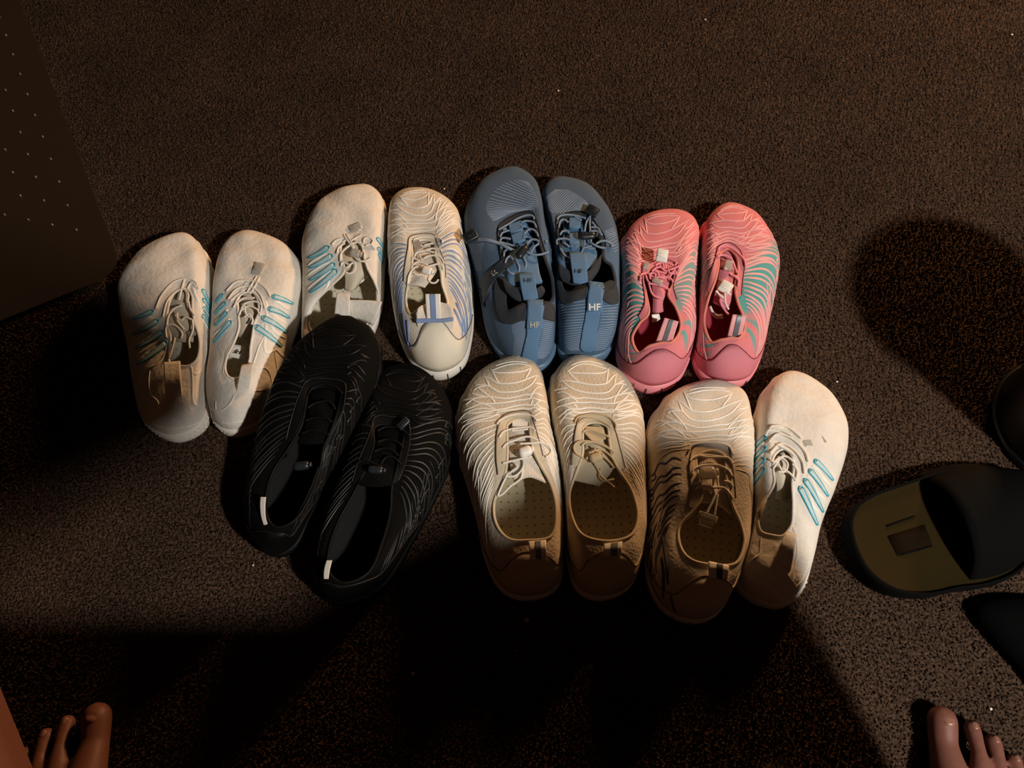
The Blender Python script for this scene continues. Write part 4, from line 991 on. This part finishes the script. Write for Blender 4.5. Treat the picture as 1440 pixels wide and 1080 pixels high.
def pink_pair():
    GP = 'pink and teal pair'
    ribs = [dict(name='side_web', m=PKF, n=13, w=.0036, h=.0006, s0=6.4, ds=.25, run=1.5, va=.95, branch=True), dict(name='fine_web', m=PKF, n=8, w=.0018, s0=7.5, ds=.22)]
    pz = [.062,.060,.052,.052,.062,.066,.061,.056,.054,.056,.058,.059,.060,.058,.058,.061]
    s = make('pink_l', 'pink and teal sneaker, left of its pair, white lace toggle raised over the toe', GP, True, iz=pz, seed=31)
    web_shoe(s, PKM, PKF, PKP, PKS, MAROON, PKI, PKI, vcols=pink_cols, groove=mat('dark_groove', '333239', .7), ribs=ribs, bind=PKL)
    pink_swoosh(s)
    tongue(s, PKP, [CR(*P3, r) for r in ([(460,660),(560,650),(660,670)],[(440,800),(540,800),(650,800)],[(430,930),(520,930),(630,940)])] + [CR(*P4, r) for r in ([(385,150),(430,155),(480,170)],[(380,285),(430,290),(482,275)])], (.049,.053,.057,.057,.050))
    s.sheet('tongue_label', WFILM, [[p + (z,) for p in CR(*P4, r)] for r, z in (([(370,305),(410,300),(445,298)], .052), ([(375,385),(410,378),(455,350)], .046))], .0015)
    s.cords('lace', PKC, [CR(*P3, p) for p in ([(470,690),(520,665),(600,660),(682,692)],[(430,762),(480,720),(540,710)],[(290,870),(300,810),(340,782),(400,790),(470,860),(560,930),(610,960),(630,990)],
       [(385,900),(450,910),(530,930),(600,960)],[(470,750),(530,770),(602,782)],[(562,672),(570,730)],[(588,672),(592,730)],[(480,830),(580,825),(650,850),(677,887)],[(620,730),(640,785),(700,762),(720,800)],
       [(700,692),(715,665)],[(640,742),(700,720),(772,685)],[(400,792),(440,780),(470,800),(460,850),(415,850),(400,800)],[(520,690),(560,740),(610,760)],[(440,740),(500,780),(520,830),(600,850)],[(360,810),(380,870),(420,910)]
       ,[(640,830),(660,790),(710,790)],[(390,890),(420,1000),(460,1050),(540,1080)])], .0013, lift=.004)
    cord_end(s, WFILM, *CR(*P3, [(548,578)])[0], .076, -5, .014, .017)
    s.block('cord_stopper', CLEAR, *CR(*P3, [(495,885)])[0], .062, (.013, .008, .005), -30)
    s.block('cord_stopper', CLEAR, *CR(*P3, [(360,705)])[0], .058, (.008, .010, .005), -10)
    tab(s, PKF, GREY, CR(*P4, [(405,600),(570,600),(642,375),(500,338)]), .054, .078, (.36, .66), bulge=.003)
    s = make('pink_r', 'pink and teal sneaker with crossed laces and clear toggle, right shoe of the pink pair', GP, False, iz=pz, seed=32)
    web_shoe(s, PKM, PKF, PKP, PKS, MAROON, PKI, PKI, vcols=pink_cols, groove=mat('dark_groove', '333239', .7), ribs=ribs, bind=PKL)
    pink_swoosh(s)
    tongue(s, PKP, [CR(*P1, r) for r in ([(400,600),(520,600),(640,700)],[(420,760),(540,790),(700,860)])] + [CR(*P2, r) for r in ([(280,90),(340,90),(430,80)],[(260,180),(340,190),(420,190)],[(240,290),(300,320),(370,350)])], (.049,.053,.057,.058,.052))
    s.sheet('tongue_lining', WFILM, [[p + (z,) for p in CR(*P2, r)] for r, z in (([(212,320),(235,370),(275,405),(325,400)], .050), ([(218,345),(235,395),(275,425),(322,422)], .042))], .003)
    s.cords('lace', PKC, [CR(*P1, p) for p in ([(388,602),(420,560),(480,545),(580,580),(680,660),(750,740),(772,832)],[(380,697),(440,675),(530,700),(590,760),(620,840),(647,912)],[(598,952),(660,990),(682,1062)])]
       + [CR(*P2, p) for p in ([(350,200),(345,260),(360,320),(380,352)],[(300,262),(320,320),(380,402)],[(430,50),(465,90),(462,142)],[(270,180),(300,230),(335,245)],[(330,250),(350,300),(300,250)])], .0014, lift=.004)
    s.cords('drawcord', WCORD, [CR(*P2, p) for p in ([(345,200),(350,290),(378,350)],[(262,185),(330,248)],[(360,200),(400,220)])], .0012, lift=.005)
    cord_end(s, WFILM, *CR(*P2, [(350,155)])[0], .064, -30, .015, .016)
    s.block('cord_stopper', CLEAR, *CR(*P1, [(530,820)])[0], .060, (.010, .014, .006), -10)
    tab(s, PKF, GREY, CR(*P2, [(365,600),(490,608),(535,405),(415,395)]), .054, .078, (.36, .72), bulge=.003)
pink_pair()

# ------------------------------------------------------------------ person sitting on an unseen bench behind the camera; only toes and the edge of a thigh reach into the frame
def capsule_geo(a, b, ra, rb, n=14):
    a, b = Vector(a), Vector(b); d = b - a; L_ = d.length; d.normalize()
    q = d.to_track_quat('Z', 'Y').to_matrix(); V = []; F = []
    prof = [(-ra * math.cos(t), ra * math.sin(t)) for t in np.linspace(.12, math.pi / 2, 5)] + [(L_ + rb * math.sin(t), rb * math.cos(t)) for t in np.linspace(0, math.pi / 2 - .12, 5)]
    for z, r in prof:
        for j in range(n):
            th = 2 * math.pi * j / n; V.append(a + q @ Vector((r * math.cos(th), r * math.sin(th), z)))
    k = len(prof)
    for i in range(k - 1):
        for j in range(n): F.append((i*n+j, i*n+(j+1) % n, (i+1)*n+(j+1) % n, (i+1)*n+j))
    F.append(tuple(range(n))[::-1]); F.append(tuple((k-1)*n+j for j in range(n)))
    return V, F
def fused(name, caps, m, voxel=.005, parent=None, smooth=6, grow=0):
    """tapered limbs fused into ONE continuous skin"""
    mb = MB()
    for a, b, ra, rb in caps: mb.add(*capsule_geo(a, b, ra + grow, rb + grow))
    o = mb.obj('tmp', m)
    r = o.modifiers.new('r', 'REMESH'); r.mode = 'VOXEL'; r.voxel_size = voxel
    if smooth: q = o.modifiers.new('s', 'SMOOTH'); q.iterations = smooth; q.factor = .5
    bpy.context.view_layer.update()
    me = bpy.data.meshes.new_from_object(o.evaluated_get(bpy.context.evaluated_depsgraph_get()))
    bpy.data.objects.remove(o)
    me.name = name; me.polygons.foreach_set('use_smooth', [True] * len(me.polygons))
    c = bpy.data.objects.new(name, me); COL.objects.link(c)
    if not me.materials: me.materials.append(m)
    if parent: c.parent = parent
    return c
SKIN = mat('skin', '7e5042', .55, 'noise', 120, .15, .0008, sss=.12)
NAIL = mat('toenail', '96695a', .35)
def foot_caps(tip, side, rot):
    """tip of the big toe; side = -1 for the left foot (small toes to the left)"""
    R = Matrix.Rotation(math.radians(rot), 3, 'Z')
    def P(l, b, z): v = R @ Vector((side * l, -b, 0)); return (tip[0] + v.x, tip[1] + v.y, z)
    C = [(P(0,.016,.017), P(-.001,.040,.0165), .0148, .0138), (P(-.001,.040,.017), P(.002,.085,.026), .0140, .0215),
         (P(.032,.018,.012), P(.032,.040,.020), .0086, .0072), (P(.032,.040,.020), P(.028,.085,.026), .0074, .016),
         (P(.0525,.028,.011), P(.052,.050,.019), .0084, .0068), (P(.052,.050,.019), P(.046,.092,.025), .0070, .015),
         (P(.0715,.043,.011), P(.070,.062,.018), .0080, .0066), (P(.070,.062,.018), P(.063,.100,.023), .0068, .014),
         (P(.0895,.059,.010), P(.087,.076,.016), .0078, .0068), (P(.087,.076,.016), P(.076,.110,.021), .0070, .015),
         (P(.004,.088,.026), P(.022,.165,.045), .0210, .031), (P(.028,.090,.026), P(.030,.165,.045), .018, .030), (P(.052,.098,.022), P(.040,.170,.036), .018, .028),
         (P(.072,.112,.020), P(.048,.185,.030), .016, .026), (P(.030,.165,.048), P(.030,.200,.080), .030, .036), (P(.044,.185,.030), P(.034,.235,.028), .026, .028), (P(.030,.200,.080), P(.032,.232,.034), .034, .029)]
    return C, P
def person():
    TL, TR = (-.427, .0415), (.4424, .038)
    cl, PL = foot_caps(TL, -1, 6); cr, PR = foot_caps(TR, 1, -8)
    al, ar = Vector(PL(.030, .200, .085)), Vector(PR(.030, .200, .085))
    kl, kr = Vector((-.392, .10, .455)), Vector((.455, .022, .455))
    hl, hr = Vector((-.11, -.33, .535)), Vector((.11, -.33, .535))
    caps = cl + cr
    for a, k, h in ((al, kl, hl), (ar, kr, hr)):
        m = a.lerp(k, .62) + Vector((0, -.018, 0))
        caps += [(a, a.lerp(k, .3), .036, .036), (a.lerp(k, .3), m, .036, .053), (m, k, .053, .052), (k, k.lerp(h, .5), .058, .084), (k.lerp(h, .5), h, .084, .090)]
    caps += [((-.06,-.34,.56), (.06,-.34,.56), .10, .10), ((0,-.35,.60), (0,-.37,.78), .115, .12), ((-.04,-.37,.78), (-.07,-.36,.93), .11, .085), ((.04,-.37,.78), (.07,-.36,.93), .11, .085),
             ((-.14,-.36,.965), (.14,-.36,.965), .052, .052), ((0,-.36,.96), (0,-.335,1.06), .052, .050)]
    # arms bent to hold the phone, five fingers each
    for s in (-1, 1):
        sh, el, wr = Vector((s*.175, -.35, .96)), Vector((s*.250, -.052 if s > 0 else -.12, .755)), Vector((s*.125, -.030, .845))
        caps += [(sh, el, .046, .038), (el, el.lerp(wr, .3), .038, .036), (el.lerp(wr, .3), wr, .036, .024), (wr, (s*.108, -.022, .862), .024, .026)]
        for k, (dy, L_) in enumerate(((.034, .026), (.013, .030), (-.008, .028), (-.028, .022))):
            a = Vector((s*.108, -.022 + dy * .6, .866 + dy * .3)); b = a + Vector((-s*.010, dy * .3 , .028)); c = b + Vector((-s*L_, 0, .004))
            caps += [(a, b, .0105, .0092), (b, c, .0092, .0078)]
        caps += [((s*.104, .000, .860), (s*.094, .022, .872), .012, .0105), ((s*.094, .022, .872), (s*.078, .026, .884), .0105, .009)]
    caps += [((0,-.31,1.15), (0,-.325,1.20), .076, .084), ((0,-.275,1.10), (0,-.30,1.15), .045, .062), ((0,-.235,1.155), (0,-.222,1.135), .009, .012),
             ((-.078,-.32,1.165), (-.080,-.322,1.14), .012, .009), ((.078,-.32,1.165), (.080,-.322,1.14), .012, .009), ((-.018,-.238,1.108), (.018,-.238,1.108), .008, .008)]
    b = fused('person', caps, SKIN, .0030, smooth=5)
    tag(b, 'seated barefoot person with bare toes and a thigh edge at the bottom corners', 'person')
    for P, s in ((PL, -1), (PR, 1)):
        for l, q, w, z in ((0,.014,.0105,.0305),(.032,.016,.006,.0198),(.0525,.026,.0056,.0186),(.0715,.041,.005,.0182),(.0895,.057,.0046,.0170)):
            c = Vector(P(l, q, z - .0010)); R = Matrix.Rotation(math.radians(-20), 3, 'X'); V = []; n = 20
            for sc, dz in ((1, -.0008), (.97, .0004), (.6, .0010), (0, .0012)):
                for j in range(n):
                    t = 2 * math.pi * j / n; sq = lambda x: math.copysign(abs(x) ** .75, x)
                    V.append(c + R @ Vector((w * .62 * sc * sq(math.cos(t)), w * .72 * sc * sq(math.sin(t)), dz - .0010 * (sc * math.cos(t)) ** 2)))
            mesh_obj('toenail', V, [(i*n+j, i*n+(j+1) % n, (i+1)*n+(j+1) % n, (i+1)*n+j) for i in range(3) for j in range(n)], NAIL, b)
    SHIRT = mat('dark_cotton', '2a2c33', .9, 'weave', 900, .3, .0005); HAIR = mat('dark_hair', '1c1410', .6, 'noise', 400, .8, .002)
    sh = [((0,-.35,.60), (0,-.37,.78), .115, .12), ((-.04,-.37,.78), (-.07,-.36,.93), .11, .085), ((.04,-.37,.78), (.07,-.36,.93), .11, .085), ((-.14,-.36,.965), (.14,-.36,.965), .052, .052)]
    for s in (-1, 1): sh += [((s*.175,-.35,.96), (s*.250, -.052 if s > 0 else -.12, .755), .050, .057), ((s*.250, -.052 if s > 0 else -.12, .755), (s*.205, -.03 if s > 0 else -.08, .785), .056, .046)]
    fused('shirt', sh, SHIRT, .009, b, 4, .010)
    so = [((-.06,-.34,.56), (.06,-.34,.56), .10, .10)]
    for k, h in ((kl, hl), (kr, hr)): so.append((h, k.lerp(h, .66), .092, .088))
    fused('shorts', so, mat('grey_cotton', '34363a', .9, 'weave', 700, .3, .0005), .009, b, 4, .008)
    fused('hair', [((0,-.335,1.19), (0,-.35,1.23), .088, .078), ((0,-.37,1.15), (0,-.36,1.2), .070, .078)], HAIR, .008, b, 3)
    for s in (-1, 1):
        mb = MB(); mb.add(*capsule_geo((s*.030, -.243, 1.168), (s*.030, -.2425, 1.168), .009, .009)); mb.obj('eye', mat('eye', 'd8d4cc', .2), b)
        mb = MB(); mb.add(*capsule_geo((s*.043, -.236, 1.184), (s*.018, -.232, 1.186), .0035, .004)); mb.obj('eyebrow', HAIR, b)
    # phone held just behind the viewpoint
    V, F = rounded_box_geo((0, 0, 0), (.150, .074, .008), None, .3, 3)
    ph = mesh_obj('phone', V, F, DKP); ph.location = (0, -.0055, .8865); ph.rotation_euler = (TILT, 0, 0)
    tag(ph, 'dark flat phone held in both hands of the seated person', 'phone')
    V, F = rounded_box_geo((0, 0, .0045), (.144, .068, .0008), None, .3, 2); mesh_obj('screen', V, F, mat('screen_glass', '08090a', .1), ph)
    # unseen bench, seat widened past a chair so its shadow covers the floor
    ch = bpy.data.objects.new('bench', None); COL.objects.link(ch); ch.location = (.10, -.30, 0)
    tag(ch, 'unseen dark bench the barefoot person sits on, widened for its floor shadow', 'bench')
    WD = mat('dark_wood', '2a1c12', .5, 'noise', 40, .2, .001)
    V, F = rounded_box_geo((0, .0, .425), (.80, .46, .035), None, .3, 3); mesh_obj('seat', V, F, WD, ch)
    for sx in (-1, 1):
        for sy in (-1, 1):
            mb = MB(); mb.add(*tube_geo(crom([(sx*.26, sy*.17 - .03, 0), (sx*.27, sy*.165 - .03, .2), (sx*.28, sy*.16 - .03, .41)], 8), .017, 10)); mb.obj('leg', WD, ch)
    V, F = rounded_box_geo((0, -.215, .70), (.74, .022, .42), Matrix.Rotation(math.radians(8), 3, 'X'), .3, 3); mesh_obj('backrest', V, F, WD, ch)
person()

# ------------------------------------------------------------------ dark slide, bin and pouch at the right
def slide():
    root = bpy.data.objects.new('slide_sandal', None); COL.objects.link(root); c = floor_pt(1330, 750); root.location = (c.x, c.y, .002)
    tag(root, 'black slide sandal with an olive footbed at the right edge', 'sandal')
    o0 = np.array(root.location)
    def pts(px, z): return np.array([tuple(floor_pt(x, y, z)) for x, y in px]) - o0
    O = [(1193,748),(1199,716),(1222,697),(1262,682),(1320,664),(1380,656),(1436,664),(1468,700),(1470,750),(1440,800),(1395,822),(1350,829),(1300,838),(1250,829),(1212,797)]
    P = crom(pts(O, .030), 120, closed=True); c0 = P.mean(0)
    def ring(sc, z): q = c0 + (P - c0) * sc; q[:, 2] = z; return q
    prof = [(.93,0),(.985,.002),(1.0,.008),(.99,.018),(1.0,.027),(.985,.031),(.955,.031),(.945,.027)]
    V = np.stack([ring(s_, z) for s_, z in prof], 1).reshape(-1, 3); F = grid_faces(120, len(prof), closed=True); F.append(tuple(i * len(prof) for i in range(120)))
    RB = mat('black_foam', '050505', .9, 'noise', 500, .2, .0005, spec=.12)
    mesh_obj('sole', V, F, RB, root)
    V = np.stack([ring(s_, z) for s_, z in ((.948,.0275),(.90,.0265),(.75,.0255),(.5,.025),(.25,.025),(.0,.025))], 1).reshape(-1, 3)
    fb = mesh_obj('footbed', V, grid_faces(120, 6, closed=True), mat('shaded_olive_footbed', '2a2009', .9, 'noise', 300, .15, .0005, spec=.1), root)  # olive darkened in the colour itself to stand for shade on the sandal
    q = pts([(1248,754),(1300,738),(1312,768),(1262,782)], .0275)
    V, F = sheet_geo([[q[0], q[1]], [q[3], q[2]]], .0006, 3, 3); mesh_obj('stamped_patch', V, F, mat('worn_brown_print', '1c130b', .95, spec=.05), fb)
    for a, b in (((1247,740),(1287,726)),((1267,780),(1310,768))):
        w = pts([a, b], .0278); mb = MB(); mb.add(*tube_geo(crom(w, 8), .0011, 6)); mb.obj('moulded_line', RB, fb)
    rows = []
    for A, B in (((1292,668),(1362,826)), ((1330,655),(1400,820)), ((1375,652),(1440,798)), ((1430,660),(1466,765))):
        a, b = pts([A], .02)[0], pts([B], .02)[0]; r = []
        for t in np.linspace(0, 1, 7):
            p = a + (b - a) * t; p[2] = .012 + .052 * math.sin(math.pi * t) ** .6; r.append(p)
        rows.append(r)
    V, F = sheet_geo(rows, .004, 3, 3); mesh_obj('strap', V, F, RB, root)
slide()
def waste_bin():
    root = bpy.data.objects.new('waste_bin', None); COL.objects.link(root); root.location = (.672, .352, 0)
    tag(root, 'round black waste bin at the right edge behind the slide sandal', 'bin')
    BP = mat('black_plastic', '060606', .4, 'noise', 300, .1, .0004)
    def lathe(prof, n=72):
        V = [(r * math.cos(2*math.pi*j/n), r * math.sin(2*math.pi*j/n), z) for j in range(n) for r, z in prof]
        return V, grid_faces(n, len(prof), closed=True)
    V, F = lathe([(0,.002),(.078,.002),(.083,.005),(.084,.010),(.082,.016),(.104,.258),(.102,.258),(.080,.016),(0,.012)]); mesh_obj('body', V, F, BP, root)
    V, F = lathe([(.103,.254),(.108,.256),(.109,.264),(.105,.268),(.100,.266),(.100,.256),(.103,.254)]); mesh_obj('rim', V, F, BP, root)
    V, F = lathe([(.0835,.004),(.087,.006),(.0875,.010),(.084,.013)]); mesh_obj('foot_ring', V, F, BP, root)
waste_bin()
def pouch():
    P = crom([(.506,.138,0),(.545,.060,0),(.585,-.010,0),(.66,-.03,0),(.74,-.01,0),(.76,.08,0),(.72,.135,0),(.62,.142,0)], 90, closed=True); c0 = P.mean(0)
    V = []
    prof = [(.96,.001),(1,.006),(1.0,.014),(.95,.024),(.82,.033),(.6,.038),(.3,.041),(0,.042)]
    for i in range(90):
        for s_, z in prof:
            p = c0 + (P[i] - c0) * s_; V.append((p[0], p[1], .003 + z * (1 + .10 * math.sin(p[0] * 60 + p[1] * 40))))
    F = grid_faces(90, len(prof), closed=True); F.append(tuple(i * len(prof) for i in range(90)))
    o = mesh_obj('pouch', V, F, mat('black_nylon', '050506', .9, 'weave', 900, .4, .0005, spec=.1)); tag(o, 'flat black fabric pouch lying at the lower right edge of the carpet', 'bag')
    z = MB(); z.add(*tube_geo(crom([(.53,.115,.030),(.60,.122,.037),(.68,.118,.036),(.73,.09,.032)], 20), .0016, 6)); z.obj('zip', DKP, o)
pouch()

# ------------------------------------------------------------------ studded clear chair mat, far left
def chair_mat():
    e1 = np.array([.0222, -.0415]); e2 = np.array([-.0352, .0085]); u = e1 / np.linalg.norm(e1); w = np.array([u[1], -u[0]])
    if w[0] > 0: w = -w
    c = np.array([-.520, .575])
    O = [c - u * 1.3, c - u * .03, c - u*.008 + w * .008, c + w * .03, c + w * .9, c + w * .9 - u * 1.3]
    V = [(p[0], p[1], z) for z in (.0042, .0062) for p in O]; n = len(O)
    F = [tuple(range(n))[::-1], tuple(range(n, 2 * n))] + [(i, (i+1) % n, (i+1) % n + n, i + n) for i in range(n)]
    m = mat('smoky_vinyl', '705439', .32, 'noise', 60, .05, .0005, trans=.9)
    o = mesh_obj('chair_mat', V, F, m, smooth=False); tag(o, 'smoky clear plastic chair mat with rows of studs, upper left corner', 'mat')
    mb = MB()
    for i in range(-12, 9):
        for j in range(0, 14):
            p = np.array([-.741, .965]) + e1 * i + e2 * j
            if not (-1.05 < p[0] < -.5 and .45 < p[1] < 1.3): continue
            if np.dot(p - c, u) > -.02 or np.dot(p - c, w) < .02: continue
            mb.add(*capsule_geo((p[0], p[1], .0064), (p[0], p[1], .0072), .0013, .0010, 8))
    tag(mb.obj('stud', mat('stud_vinyl', '6e604c', .35), o), kind='stuff')
chair_mat()

# ------------------------------------------------------------------ crumbs on the carpet
CR_L = ['largest tan crumb on the dark carpet below the cream shoes', 'pale crumb on the dark carpet at the lower middle', 'pale speck between the lower middle crumb and the tan crumb',
        'pale bright speck beside the right foot of the person', 'pale speck on carpet beside the toe of the farthest right white shoe', 'white speck high up right on the carpet',
        'pale speck on open carpet beyond the right blue shoe toe', 'pale speck on the carpet just left of the left blue shoe toe', 'pale speck near the right edge high up on the carpet', 'pale speck on the lit carpet at the lower left']
for (px, py, r, col), lb in zip([(741,872,.0026,'c09878'),(581,947,.0018,'d8c8ac'),(725,915,.0010,'c8bca8'),(1393,997,.0014,'f0e8d8'),(1177,537,.0010,'f0e8d8'),(992,28,.0014,'f0e8d8'),(785,128,.0013,'e8dcc8'),(625,266,.0010,'f0e8d8'),(1423,49,.0014,'f0e8d8'),(356,795,.0010,'e8dcc8')], CR_L):
    bm = bmesh.new(); bmesh.ops.create_icosphere(bm, subdivisions=2, radius=r)
    rg = random.Random(px)
    for v in bm.verts: v.co *= 1 + rg.uniform(-.3, .3); v.co.z *= .7
    me = bpy.data.meshes.new('crumb'); bm.to_mesh(me); bm.free(); me.materials.append(mat('crumb_' + col, col, .7))
    o = bpy.data.objects.new('crumb', me); COL.objects.link(o); p = floor_pt(px, py, .004); o.location = (p.x, p.y, .0042 + r * .3)
    tag(o, lb, 'crumb', 'crumbs on the carpet')
